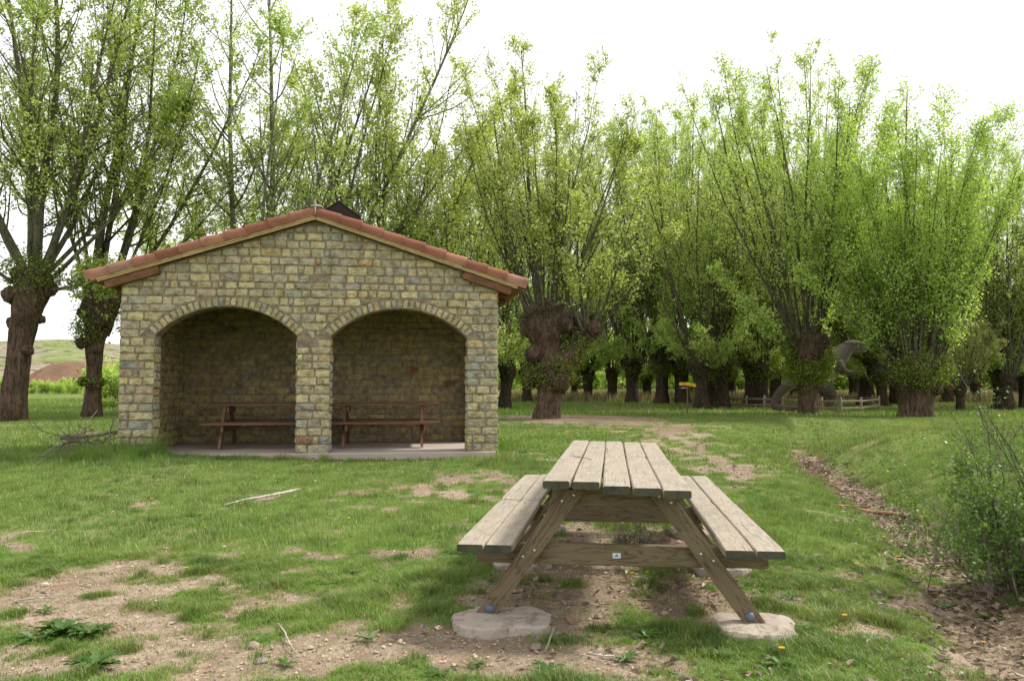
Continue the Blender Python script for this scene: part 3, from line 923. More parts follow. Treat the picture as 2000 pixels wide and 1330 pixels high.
Fc = [(0, 1, 4, 5), (1, 2, 3, 4), (6, 11, 10, 7), (7, 10, 9, 8)] + [(i, i + 6, (i + 1) % 6 + 6, (i + 1) % 6) for i in range(6)]
mb.add(V, Fc); mb.add([(cx_ + x, 1.04, cz_ + z) for (x, z) in ((-.36, -.29), (.36, -.29), (.36, -.275), (0, -.024), (-.36, -.275))], [(0, 1, 2, 3, 4)])
mb.build('chimney_cap', M['sheet'], ch)
# blue dot painted on the lowest stone of the right pier
mb = MB(); dome(mb, (5.47, -.030, FL + .07), (0, -1, 0), .02, .004); mb.build('paint_dot', M['blue_mark'], fw)

# ================================================================ PICNIC TABLES
def a_frame_table(name, top_w, ntop, half_bench, length, frames, mats, jointed, overhang_leg, scl=1.0, label_plates=False, seed=1):
    r = np.random.default_rng(seed)
    root = empty(name)
    mtop, mframe, mend = mats
    bw = .145; pitch_ = .1525; x0 = -pitch_ * (ntop - 1) / 2
    tilt = [.026, .016, .005, -.008, -.019] if jointed else [0] * ntop
    jz = [r.uniform(-.002, .003) for _ in range(ntop)]
    for i in range(ntop):
        x = x0 + pitch_ * i; e0 = r.uniform(-.006, .006)
        cuts = [(e0, length * .53), (length * .53 + .003, length + r.uniform(-.01, .01))] if jointed and i >= 3 else [(e0, length)]
        for k, (a, b) in enumerate(cuts):
            mb = MB()
            w = bw - (0.002 if k else 0)
            board(mb, (x, a, .732 + tilt[i] + jz[i]), (x + (.003 if k else 0), b, .732 + tilt[i] * .4 + (.003 if k else 0)), w, .048, n=12, ch=.007, warp=.0035 if jointed else .001, endmat=1)
            mb.build('top_board', [mtop, mend], root)
    for sx in (-1, 1):
        for j in (0, 1):
            x = sx * (half_bench - bw / 2 - j * pitch_)
            cuts = [(0 + r.uniform(-.01, .006), length * .5), (length * .5 + .008, length)] if jointed else [(0, length)]
            for (a, b) in cuts:
                mb = MB()
                board(mb, (x, a, .427), (x + r.uniform(-.003, .003), b, .427), bw, .046, n=12, ch=.007, warp=.003 if jointed else .001, endmat=1)
                mb.build('seat_board', [mtop, mend], root)
            if not jointed and j == 1: break
    for q, yf in enumerate(frames):
        mb = MB()
        board(mb, (-half_bench + .055, yf + .05, .345), (half_bench - .03, yf + .05, .345), .05, .112, n=6, ch=.004)
        mb.build('seat_beam', mframe, root)
        mb = MB()
        tw = pitch_ * ntop / 2 - .035
        board(mb, (-tw, yf + .05, .655), (tw, yf + .05, .655), .05, .10, n=4, ch=.004, cut=0)
        mb.build('top_beam', mframe, root)
        for sx in (-1, 1):
            lg = MB()
            p0 = np.array([sx * .225, yf, .70]); p1 = np.array([sx * overhang_leg, yf, .018])
            d = norm(p1 - p0)
            wdt, th = .096, .046
            ang = abs(d[0] / d[2])
            # horizontal cuts top and bottom
            V = []; Wc = []; off = r.random(3) * 30; hw = wdt / 2 / abs(d[2])
            nn = 8
            for i in range(nn + 1):
                c = p0 + (p1 - p0) * i / nn
                for (a, b) in ((-1, -1), (1, -1), (1, 1), (-1, 1)):
                    V.append(c + np.array([a * hw, b * th / 2, 0])); Wc.append((np.linalg.norm(c - p0) + off[0] + a * sx * hw * ang * .5, a * wdt / 2 + off[1], b * th / 2 + off[2]))
            Fc = [(i * 4 + j, i * 4 + (j + 1) % 4, (i + 1) * 4 + (j + 1) % 4, (i + 1) * 4 + j) for i in range(nn) for j in range(4)]
            Fc += [(3, 2, 1, 0), (nn * 4, nn * 4 + 1, nn * 4 + 2, nn * 4 + 3)]
            lg.add(V, Fc, wc=np.array(Wc))
            leg = lg.build('leg', mframe, root)
            if jointed:
                for (zz, oo) in ((.672, -.018), (.640, .022), (.372, -.018), (.338, .022)):
                    t = (p0[2] - zz) / (p0[2] - p1[2]); c = p0 + (p1 - p0) * t
                    mb = MB(); dome(mb, (c[0] + oo * -sx * -1.0 + (-.0), yf - th / 2 - .001, zz), (0, -1, 0), .0085, .006)
                    mb.build('bolt', M['steel'], leg, smooth=True)
                mb = MB(); c = p0 + (p1 - p0) * .945
                dome(mb, (c[0] - sx * .0, yf - th / 2 - .001, c[2]), (0, -1, 0), .026, .02, seg=20)
                mb.build('bolt_cap', M['cap'], leg, smooth=True)
    if label_plates:
        for (yf, z) in ((frames[0] + .0245, .345), (frames[1] + .0245, .655)):
            mb = MB(); V = []
            for y in (-.003, 0.0):
                for t in range(20):
                    a = t / 20 * 2 * math.pi; cxx = (.016 if math.cos(a) > 0 else -.016) + .007 * math.cos(a); czz = (.0075 if math.sin(a) > 0 else -.0075) + .007 * math.sin(a)
                    V.append((cxx, yf + y, z + czz))
            Fc = [tuple(range(20)), tuple(reversed(range(20, 40)))] + [(i, i + 20, (i + 1) % 20 + 20, (i + 1) % 20) for i in range(20)]
            mb.add(V, Fc); pl = mb.build('name_plate', M['plate'], root)
            mb = MB(); V = []; 
            for y in (-.0042, -.0031):
                for (x, zz) in ((-.009, -.002), (-.005, .004), (0, .009), (.005, .0045), (.009, -.002)): V.append((x, yf + y, z + zz))
            mb.add(V, [(0, 1, 2, 3, 4), (9, 8, 7, 6, 5)] + [(i, i + 5, (i + 1) % 5 + 5, (i + 1) % 5) for i in range(5)])
            vbox(mb, -.021, .021, yf - .0042, yf - .0031, z - .0062, z - .0045)
            mb.build('emblem', M['blue_mark'], pl)
    return root

T = a_frame_table('picnic_table', .76, 5, .828, 3.32, (.27, 1.68, 3.05), (M['wood_top'], M['wood_frame'], M['wood_end']), True, .715, label_plates=True)
T.location = (.532, 4.09, .022); T.rotation_euler = (0, math.radians(-0.2), math.radians(-7.1))
tag(T, 'long weathered wooden picnic table with attached benches in the foreground', 'picnic table')
# concrete footings
def pad(local, rx, ry, h, sd, label):
    th_ = math.radians(-6.8); c = np.array([.535 + local[0] * math.cos(th_) - local[1] * math.sin(th_), 4.09 + local[0] * math.sin(th_) + local[1] * math.cos(th_)])
    mb = MB(); n = 44; V = []; Fc = []
    rings = [(1.06, -.10), (1.0, -.01), (.985, h * .75), (.93, h), (.6, h + .004), (.3, h + .003)]
    for (k, z) in rings:
        for j in range(n):
            a = 2 * math.pi * j / n; sq = (abs(math.cos(a)) ** 3.2 + abs(math.sin(a)) ** 3.2) ** (-1 / 3.2)
            w = 1 + .30 * float(fbm(math.cos(a) * 1.6 + sd, math.sin(a) * 1.6, 0, 4, sd)) + .02 * rs.uniform(-1, 1) * (k > .9)
            V.append((k * rx * sq * w * math.cos(a), k * ry * sq * w * math.sin(a), z + (.004 * rs.uniform(-1, 1) if k < 1 else 0)))
    V.append((0, 0, h + .002)); m = len(rings)
    for r in range(m - 1):
        for j in range(n): Fc.append((r * n + j, r * n + (j + 1) % n, (r + 1) * n + (j + 1) % n, (r + 1) * n + j))
    for j in range(n): Fc.append(((m - 1) * n + j, (m - 1) * n + (j + 1) % n, m * n))
    mb.add(V, Fc); o = mb.build('concrete_footing', M['concrete'], smooth=False)
    o.location = (c[0], c[1], .05 - h - .004); o.rotation_euler = (0, 0, rs.uniform(-.2, .2))
    tag(o, label, 'footing', 'concrete footings under the table legs')
pad((-.62, .22), .25, .22, .04, 3, 'flat pale concrete footing under the near left table leg')
pad((.71, .24), .205, .21, .07, 9, 'rough rounded concrete footing under the near right table leg')
pad((-.66, 1.62), .20, .17, .03, 14, 'pale concrete footing under the middle left table leg, seen behind the seat beam')
pad((.72, 1.66), .19, .17, .03, 21, 'pale concrete footing under the middle right table leg')
pad((-.66, 3.02), .22, .2, .04, 25, 'concrete footing under the far left table leg')
pad((.72, 3.02), .22, .2, .04, 29, 'concrete footing under the far right table leg')
# twig on the table top
def stick(name, P, r0, r1, mat, label, cat, group=None, sides=7, forks=()):
    P = np.array(P, float); n = len(P); k = 6 * n
    t = np.linspace(0, n - 1, k); i = np.clip(t.astype(int), 0, n - 2); f = (t - i)[:, None]
    C = P[i] * (1 - f) + P[i + 1] * f
    C = np.concatenate([C[:1], (C[:-2] + 2 * C[1:-1] + C[2:]) / 4, C[-1:]])
    C = C + rs.normal(0, r0 * .22, C.shape)
    R = np.linspace(r0, r1, k) * rs.uniform(.88, 1.12, k)
    mb = MB(); V, Q = tubes(C[None], R[None], sides); mb.add(V, Q)
    mb.add(V[:sides], [tuple(range(sides))]); mb.add(V[-sides:], [tuple(reversed(range(sides)))])
    for (f0, dvec, rr) in forks:
        p = C[int(f0 * (k - 1))]; PP = np.stack([p + np.array(dvec) * s + rs.normal(0, rr, 3) for s in np.linspace(0, 1, 5)])
        V, Q = tubes(PP[None], np.linspace(rr, rr * .3, 5)[None], 5); mb.add(V, Q)
    o = mb.build(name, mat, smooth=True); tag(o, label, cat, group); return o
stick('twig', [at_z(1112, 890, .795), at_z(1140, 893, .803), at_z(1155, 897, .795)], .0035, .002, M['dead'], 'thin dark twig lying on the picnic table top', 'twig')

for (sx, lab) in ((0, 'brown varnished picnic table inside the left arch of the shelter'), (1, 'brown varnished picnic table inside the right arch of the shelter')):
    t = a_frame_table('indoor_picnic_table', .6, 4, .72, 1.93, (.30, 1.62), (M['wood_varnish'], M['wood_varnish'], M['wood_varnish']), False, .60, seed=4 + sx)
    tag(t, lab, 'picnic table', 'picnic tables inside the shelter')
    # local x of the table runs along the depth of the shelter
    t.rotation_mode = 'XYZ'
    p = SH.matrix_basis @ __import__('mathutils').Vector(((1.02 if sx == 0 else 3.02), 1.42, FL - .012))
    t.location = p; t.rotation_euler = (0, 0, math.radians(7.75) - math.pi / 2)

# ================================================================ TREES
def curves(rg, start, d, L, k=7, up=0.5, wob=0.12):
    n = len(start); P = np.zeros((n, k, 3)); P[:, 0] = start; d = norm(d).copy()
    st = (L / (k - 1))[:, None]
    for i in range(1, k):
        P[:, i] = P[:, i - 1] + d * st
        d = norm(d + np.array([0, 0, 1.0]) * (up / (k - 1)) + rg.normal(0, wob / math.sqrt(k), (n, 3)))
    return P

def along(P, idx, t):
    k = P.shape[1]; x = t * (k - 1); i = np.clip(x.astype(int), 0, k - 2); f = (x - i)[:, None]
    a, b = P[idx, i], P[idx, i + 1]
    return a * (1 - f) + b * f, norm(b - a)

def veer(rg, T, ang):
    """unit vectors leaning ang away from T about a random azimuth"""
    n = len(T); r = rg.normal(0, 1, (n, 3)); a = norm(np.cross(T, r))
    return norm(T * np.cos(ang)[:, None] + a * np.sin(ang)[:, None])

def leaf_mesh(mb, C, size, rg, droop=0.0, rbias=0.0):
    n = len(C)
    a = norm(rg.normal(0, 1, (n, 3)) + np.array([0, 0, -droop])); r = rg.normal(0, 1, (n, 3)); b = norm(np.cross(a, r))
    s = size * rg.uniform(.65, 1.25, (n, 1))
    V = np.stack([C, C + a * s * .42 + b * s * .42, C + a * s, C + a * s * .42 - b * s * .42], 1).reshape(-1, 3)
    Q = np.arange(4 * n).reshape(n, 4)
    tone = .5 + .55 * fbm(C[:, 0] * .9, C[:, 1] * .9, C[:, 2] * .9, 2, 61)
    mb.add(V, Q, rnd=np.clip(np.repeat(rg.random(n) ** 1.1 * .62 + tone * .38 + rbias, 4), 0, 1))

def bole(mb, pts, radii, seg=40, sd=0, rough=1.0, dens=14):
    """knotty trunk swept along pts with ridged bark"""
    pts = np.array(pts, float); radii = np.array(radii, float)
    k = len(pts); ln = np.linalg.norm(np.diff(pts, axis=0), axis=1).sum()
    n = max(8, int(ln * dens)); t = np.linspace(0, k - 1, n); i = np.clip(t.astype(int), 0, k - 2); f = t - i
    def cat(A):
        p0 = A[np.clip(i - 1, 0, k - 1)]; p1 = A[i]; p2 = A[i + 1]; p3 = A[np.clip(i + 2, 0, k - 1)]
        ff = f[:, None] if A.ndim > 1 else f
        return 0.5 * (2 * p1 + (p2 - p0) * ff + (2 * p0 - 5 * p1 + 4 * p2 - p3) * ff ** 2 + (3 * p1 - p0 - 3 * p2 + p3) * ff ** 3)
    C = cat(pts); R = cat(radii)
    T = norm(np.gradient(C, axis=0)); A = norm(np.cross(T, [0.05, 1.0, 0.02])); B = np.cross(T, A)
    an = np.arange(seg) * 2 * math.pi / seg
    ca, sa = np.cos(an)[None], np.sin(an)[None]
    s = (np.linspace(0, ln, n))[:, None]
    low = fbm(ca * 1.3 + sd, sa * 1.3, s * 1.5 + sd, 3, sd) * .26
    rid = fbm(ca * 4.2 + sd, sa * 4.2, s * 1.0, 3, sd + 5); ridge = (np.abs(rid) - .2) * .22
    fine = fbm(ca * 6, sa * 6 + sd, s * 7.0, 2, sd + 9) * .05
    RR = R[:, None] * (1 + (low + ridge + fine) * rough)
    RR[:, :] *= 1
    V = C[:, None] + RR[..., None] * (np.cos(an)[None, :, None] * A[:, None] + np.sin(an)[None, :, None] * B[:, None])
    ii = (np.arange(n - 1)[:, None] * seg); j = np.arange(seg)[None]; j2 = (j + 1) % seg
    Q = np.stack([ii + j, ii + j2, ii + seg + j2, ii + seg + j], -1).reshape(-1, 4)
    V = V.reshape(-1, 3); mb.add(V, Q)
    cap = np.concatenate([V[-seg:], (C[-1] + T[-1] * R[-1] * .3)[None]])
    mb.add(cap, [(q, (q + 1) % seg, seg) for q in range(seg)])

_SV, _SF = sphere_vf(26, 18)
def knob(mb, c, r, sd, sq=(1, 1, 1)):
    r = r * .88
    V = _SV * (1 + .42 * fbm(_SV[:, 0] * 1.7 + sd, _SV[:, 1] * 1.7, _SV[:, 2] * 1.7, 3, sd)[:, None] + .20 * fbm(_SV[:, 0] * 6 + sd, _SV[:, 1] * 6, _SV[:, 2] * 6, 2, sd)[:, None])
    mb.add(V * np.array(sq) * r + np.array(c), _SF)

def crown_from(rg, limbs, limb_r, o):
    """limbs P[n,k,3]; returns (branch tube sets, leaf centres)"""
    out = [(limbs, limb_r, 7)]
    n = len(limbs); L0 = np.linalg.norm(limbs[:, -1] - limbs[:, 0], axis=1)
    nb = o.get('nb', 14)
    idx = np.repeat(np.arange(n), nb); t = rg.uniform(o.get('t0', .14), .99, n * nb)
    st, T = along(limbs, idx, t)
    L = L0[idx] * (o.get('bl', .34) * (1 - t) ** .75 + .05) * rg.uniform(.6, 1.25, n * nb)
    D = veer(rg, T, rg.uniform(math.radians(o.get('ba', 20)), math.radians(o.get('bb', 42)), n * nb))
    B = curves(rg, st, D, L, 6, o.get('bup', .8), .25)
    kk = np.linspace(1, .2, 6)[None]
    x = t * (limbs.shape[1] - 1); i = np.clip(x.astype(int), 0, limbs.shape[1] - 2)
    rb = np.minimum(limb_r[idx, i] * .45, .010 + L * .011)
    out.append((B, rb[:, None] * kk, 4))
    nt = o.get('nt', 8); m = len(B)
    idx2 = np.repeat(np.arange(m), nt); t2 = rg.uniform(.12, 1.0, m * nt)
    st2, T2 = along(B, idx2, t2)
    L2 = (o.get('tl', .34) + .16 * L[idx2]) * rg.uniform(.5, 1.3, m * nt) * o.get('ts', 1.0)
    D2 = veer(rg, T2, rg.uniform(math.radians(25), math.radians(70), m * nt))
    C = curves(rg, st2, D2, L2, 4, .35, .3)
    out.append((C, np.broadcast_to(np.linspace(.007, .0025, 4)[None] * o.get('tw', 1.0), (len(C), 4)), 3))
    nl = o.get('nl', 14); q = len(C)
    idx3 = np.repeat(np.arange(q), nl); t3 = rg.uniform(.05, 1.05, q * nl)
    c3, _ = along(C, idx3, np.clip(t3, 0, 1))
    c3 = c3 + rg.normal(0, o.get('sc', .055), c3.shape)
    # leaves directly along the upper limbs too
    nu = o.get('nu', 60); idx4 = np.repeat(np.arange(n), nu); t4 = rg.uniform(.25, 1.0, n * nu)
    c4, _ = along(limbs, idx4, t4); c4 = c4 + rg.normal(0, .10, c4.shape)
    keep = vnoise(c3[:, 0] * 1.1, c3[:, 1] * 1.1, c3[:, 2] * 1.1, o.get('seed', 1)) + .5 * vnoise(c3[:, 0] * 3, c3[:, 1] * 3, c3[:, 2] * 3, 3) > o.get('gap', -.45)
    return out, np.concatenate([c3[keep], c4])

def make_tree(name, o, bole_fn, limb_spec):
    """limb_spec: list of (start xyz, direction xyz, length, radius) in tree space"""
    rg = np.random.default_rng(o['seed'])
    root = empty(name)
    mb = MB(); bole_fn(mb); mb.build('trunk', o.get('bark', M['bark']), root, smooth=True)
    st = np.array([l[0] for l in limb_spec], float); d = np.array([l[1] for l in limb_spec], float)
    L = np.array([l[2] for l in limb_spec], float); r = np.array([l[3] for l in limb_spec], float) * o.get('rk', 1.0)
    P = curves(rg, st, d, L, 12, o.get('lup', .5), o.get('lw', .14))
    R = r[:, None] * (np.linspace(1, .1, 12)[None] ** .85)
    sets, leaves = crown_from(rg, P, R, o)
    mb = MB()
    for (PP, RR, sd_) in sets:
        V, Q = tubes(PP, RR, sd_); mb.add(V, Q)
    for (c, rad_, n) in o.get('burr', ()):      # dead whiskers and short shoots round the swollen head
        v = norm(rg.normal(0, 1, (n, 3))); v[:, 2] = np.abs(v[:, 2]) * .6 - .1
        PP = curves(rg, np.array(c) + v * np.array(rad_) * .8, v + rg.normal(0, .5, v.shape), rg.uniform(.25, .85, n), 6, rg.uniform(-.4, .6), .6)
        V, Q = tubes(PP, np.linspace(.011, .004, 6)[None] * rg.uniform(.6, 1.3, (n, 1)), 4); mb.add(V, Q)
    mb.build('branches', o.get('limbmat', M['limb']), root, smooth=True)
    mb = MB(); leaf_mesh(mb, leaves, o.get('ls', .075), rg)
    mb.build('crown', o.get('leaf', M['leaf_poplar']), root)
    if o.get('sprouts'):
        mb = MB(); cs_ = []
        for (c, rr, n) in o['sprouts']:
            v = norm(rg.normal(0, 1, (n, 3))) * np.array(rr) * rg.uniform(.8, 1.12, (n, 1))
            cl = norm(rg.normal(0, 1, (max(6, n // 60), 3))) * np.array(rr)
            ci = cl[rg.integers(len(cl), size=n)] + rg.normal(0, .13, (n, 3))
            m_ = rg.random(n) < .55
            cs_.append(np.array(c) + np.where(m_[:, None], ci, v))
        leaf_mesh(mb, np.concatenate(cs_), o.get('sls', .065), rg)
        mb.build('trunk_sprouts', M['leaf_ivy'], root)
    return root

def fan_limbs(rg, n, z, r_head, spread, Lm, rad, jl=.2, az=None, bias=(0, 0), inner=.35):
    sp = []
    for i in range(n):
        a = (i + rg.uniform(-.35, .35)) / n * 2 * math.pi if az is None else rg.uniform(*az)
        ph = math.radians(spread) * math.sqrt(rg.uniform(.02, 1.0))
        h = r_head * (.3 + .6 * math.sin(ph) / max(.2, math.sin(math.radians(spread))))
        s = (h * math.cos(a), h * math.sin(a), z + rg.uniform(-.25, .1))
        d = (math.sin(ph) * math.cos(a) + bias[0], math.sin(ph) * math.sin(a) + bias[1], math.cos(ph))
        L = Lm * rg.uniform(1 - jl, 1 + jl * .4) * (1 - inner * (ph / math.radians(60)))
        sp.append((s, d, L, rad * rg.uniform(.55, 1.15)))
    return sp

def place(o, px, base, Y=None, rz=0.0, s=1.0, label=None, cat='tree', group=None, sz=None):
    p = ground(px, base) if Y is None else at_y(px, base, Y)
    z = float(hgt(p[0], p[1]))
    o.location = (p[0], p[1], z - .04); o.rotation_euler = (0, 0, rz); o.scale = (s, s, sz if sz else s)
    if label: tag(o, label, cat, group)
    return o
def px2m(n, Y): return n * Y / F

def pollard(sd, h, rb, rm, rh, lean=(0, 0), knobs=7, flare=1.35, knob_r=.42, headz=.75):
    """classic pollard: flared foot, column, swollen knotty head"""
    def fn(mb):
        r_ = np.random.default_rng(sd)
        pts = []; rad = []
        for t, r in ((-.06, rb * flare), (0.0, rb * flare * .98), (.10, rb * 1.08), (.35, rm), (.6, rm * 1.02), (.8, (rm + rh) / 2), (.93, rh), (1.0, rh * .72)):
            pts.append((lean[0] * t, lean[1] * t, h * t)); rad.append(r)
        bole(mb, pts, rad, 44, sd)
        for i in range(knobs):
            a = i / knobs * 6.283 + r_.uniform(-.4, .4)
            k = r_.uniform(.7, 1.2) * knob_r * rh * 1.15
            zz = h * r_.uniform(headz, 1.02)
            knob(mb, (lean[0] * zz / h + rh * .60 * math.cos(a), lean[1] * zz / h + rh * .60 * math.sin(a), zz), k, sd * 10 + i, (1, 1, 1.15))
    return fn

G_ROW = 'pollarded poplars standing in the grove'
# ---- T1: far left, leaning trunk, crown out of the top of the frame (tree space = metres, base at origin)
rg = np.random.default_rng(101)
h1 = 4.1
def b1(mb):
    bole(mb, [(0, 0, -.3), (0, 0, 0), (.06, 0, .6), (.18, 0, 1.8), (.34, 0, 3.0), (.48, 0, 3.8), (.55, 0, 4.4)], [.50, .44, .35, .31, .35, .46, .32], 48, 3)
    for i, (x, z, r) in enumerate([(-.08, 2.9, .22), (.0, 3.7, .28), (.95, 3.9, .26), (.55, 2.1, .18), (.75, 4.2, .3), (.25, 4.3, .3), (.72, 3.0, .15)]):
        knob(mb, (x, -.18 if i % 2 else .1, z), r, 30 + i)
sp = [((.45, -.1, 4.2), (-.45, -.1, 1), 8.5, .14), ((.35, 0, 4.2), (-.75, .2, 1), 7.5, .12), ((.5, 0, 4.3), (-.1, .1, 1), 10.5, .19), ((.6, 0, 4.3), (.08, -.1, 1), 11, .20),
      ((.7, 0, 4.2), (.33, .1, 1), 10.5, .17), ((.75, -.1, 4.2), (.55, -.15, 1), 9.5, .14), ((.85, 0, 4.0), (.9, .1, .9), 7.0, .10), ((.7, .1, 4.2), (.2, .5, 1), 9.5, .13),
      ((.4, .1, 4.2), (-.3, .45, 1), 9, .12), ((.6, -.2, 4.2), (.15, -.45, 1), 8.5, .11), ((.85, 0, 3.85), (1.0, .02, .08), 2.6, .085), ((.5, .2, 4.1), (.6, .5, .9), 8, .11),
      ((.2, 0, 3.9), (-1, -.2, .7), 5.5, .08)]
big = dict(seed=101, rk=.70, nb=26, nt=8, nl=19, bl=.34, ls=.085, lup=.35, gap=-.32, nu=80, tl=.40, ba=26, bb=55)
t1 = make_tree('poplar_tree', dict(big, burr=[((.5, 0, 4.1), (.6, .5, .6), 90)], leaf=M['leaf_green'], sprouts=[((.55, -.1, 4.35), (.8, .6, .6), 2200)]), b1, sp)
place(t1, 20, 822, None, 0, .98, 'pollarded poplar at the left edge of the photo, thick leaning reddish trunk', group=G_ROW)
# ---- T2: second from left, burl halfway up, two leaders
def b2(mb):
    bole(mb, [(0, 0, -.3), (0, 0, 0), (.02, 0, .5), (.03, 0, 1.3), (.0, 0, 2.3), (.05, 0, 3.0), (-.04, 0, 3.6), (-.02, 0, 4.6)], [.36, .31, .25, .22, .26, .38, .34, .18], 44, 7)
    bole(mb, [(.1, 0, 2.7), (.38, 0, 3.3), (.52, .05, 3.9), (.55, .05, 4.1)], [.34, .30, .28, .2], 32, 12)
    for i, (x, z, r) in enumerate([(-.30, 1.15, .17), (.24, 1.1, .19), (0.05, 1.15, .2), (-.3, 2.35, .2), (-.36, 3.3, .2), (.35, 3.0, .25), (.6, 3.7, .22), (.2, 2.2, .2), (-.25, 3.9, .18)]):
        knob(mb, (x, -.2 if i % 2 else -.05, z), r, 50 + i)
sp = [((-.02, 0, 4.0), (.03, 0, 1), 11.5, .21), ((.02, .05, 4.0), (.14, .1, 1), 10.5, .15), ((.5, 0, 3.9), (.22, 0, 1), 10.5, .13), ((.6, .1, 3.8), (.62, .1, 1), 9.5, .11),
      ((.45, .1, 3.9), (.42, -.2, 1), 10, .12), ((-.2, 0, 3.6), (-.35, .1, 1), 8.5, .10), ((.65, 0, 3.6), (.95, .1, .9), 7.0, .075), ((.1, .2, 3.8), (.2, .45, 1), 9, .1), ((.0, -.1, 3.9), (-.1, -.35, 1), 8.5, .09),
      ((.55, -.1, 3.8), (.75, -.35, 1), 8, .08)]
t2 = make_tree('poplar_tree', dict(big, burr=[((.1, 0, 3.3), (.5, .4, .7), 90)], seed=102, nb=22, limbmat=M['limb'], leaf=M['leaf_green'], sprouts=[((.0, -.15, 2.8), (.42, .45, .4), 1500), ((0, -.1, 1.15), (.40, .40, .14), 700), ((.7, 0, 3.2), (.35, .3, .5), 700)]), b2, sp)
place(t2, 180, 815, None, 0, 1.0, 'pollarded poplar just left of the stone shelter, trunk ringed by a leafy burl', group=G_ROW)
# ---- trees behind the shelter: pale straight stems rise above its roof
def b3(mb): pollard(33, 2.6, .42, .38, .55)(mb)
sp = [((-.55, 0, 2.4), (-.10, 0, 1), 14, .17), ((.2, 0, 2.5), (.07, 0, 1), 14.5, .19), ((.6, 0, 2.4), (.30, .1, 1), 12, .13), ((-.2, .2, 2.5), (.02, .35, 1), 11, .11),
      ((-.5, .1, 2.3), (-.45, .1, 1), 9, .09), ((.5, .2, 2.4), (.55, .1, 1), 10, .10), ((0, -.3, 2.5), (.15, -.35, 1), 10, .1), ((.3, -.2, 2.4), (.42, -.2, 1), 11, .12)]
t3 = make_tree('poplar_tree', dict(big, seed=103, limbmat=M['limb_pale'], lup=.12, lw=.08, t0=.20), b3, sp)
place(t3, 500, 815, 27.0, 0, 1.0, 'tall poplar behind the shelter roof with two pale straight stems left of the ridge', group=G_ROW)
sp = [((.1, 0, 2.5), (.42, -.05, 1), 14.5, .17), ((-.1, 0, 2.5), (.10, 0, 1), 12.5, .13), ((.3, .1, 2.4), (.62, .1, 1), 11, .11), ((-.3, .1, 2.5), (-.15, .2, 1), 10.5, .10), ((.2, -.2, 2.5), (.25, -.2, 1), 12, .11),
      ((.4, 0, 2.3), (.85, 0, .9), 8.5, .09), ((-.4, 0, 2.4), (-.5, -.1, 1), 8.5, .09)]
t4 = make_tree('poplar_tree', dict(big, seed=104, limbmat=M['limb_pale'], lup=.10, lw=.08, leaf=M['leaf_yellow']), b3, sp)
place(t4, 610, 815, 29.0, 0, 1.0, 'poplar behind the right half of the shelter roof, pale stem slanting right', group=G_ROW)

# ---- T7: massive forked pollard right of the shelter, thin sparse upright shoots
def b7(mb):
    bole(mb, [(0, 0, -.3), (0, 0, 0), (.03, 0, .45), (.05, 0, 1.0), (.1, 0, 1.5), (.05, 0, 2.2), (-.02, 0, 2.9), (.05, 0, 3.4)], [.54, .48, .37, .36, .50, .42, .62, .42], 52, 17)
    bole(mb, [(.2, 0, 1.4), (.65, 0, 1.9), (1.1, .05, 2.35), (1.45, .05, 2.75)], [.42, .34, .24, .26], 34, 19)
    bole(mb, [(.55, .1, 1.9), (.8, .1, 2.5), (1.0, .1, 3.0)], [.22, .18, .2], 28, 23)
    for i, (x, z, r) in enumerate([(-.55, 2.8, .3), (-.35, 3.3, .3), (.35, 3.3, .34), (.55, 2.9, .3), (-.3, 1.3, .35), (.35, 1.2, .4), (0, 3.4, .35), (1.45, 2.8, .26), (1.0, 3.05, .2), (-.4, 2.0, .3), (.1, 1.2, .35)]):
        knob(mb, (x, -.28 if i % 2 else .05, z), r, 70 + i)
rg = np.random.default_rng(7)
sp = fan_limbs(rg, 22, 3.4, .6, 30, 8.0, .045, .22) + [((-.5, 0, 3.0), (-.35, 0, 1), 7.0, .09), ((-.15, 0, 3.4), (-.08, 0, 1), 8.6, .085), ((.3, 0, 3.4), (.04, .1, 1), 8.0, .08)] + fan_limbs(rg, 7, 2.85, .3, 42, 5.8, .055)
sp = sp[:-7] + [((s[0] + 1.25, s[1], s[2]), d, L, r) for (s, d, L, r) in sp[-7:]]
t7 = make_tree('poplar_tree', dict(seed=107, burr=[((0, -.1, 3.1), (.8, .6, .6), 220), ((1.3, 0, 2.6), (.4, .3, .4), 80), ((.1, -.2, 1.4), (.6, .5, .4), 90)], nb=18, nt=7, nl=12, bl=.24, ls=.078, lup=.45, gap=-.35, tl=.3, leaf=M['leaf_yellow'], sprouts=[((.25, -.3, 1.45), (.6, .45, .38), 1500), ((.95, -.1, 2.2), (.45, .35, .4), 1100), ((-.6, 0, 1.5), (.2, .3, .5), 400)]), b7, sp)
place(t7, 1068, 817, None, 0, 1.0, 'massive forked pollard poplar just right of the shelter with a swollen knotty head', group=G_ROW)

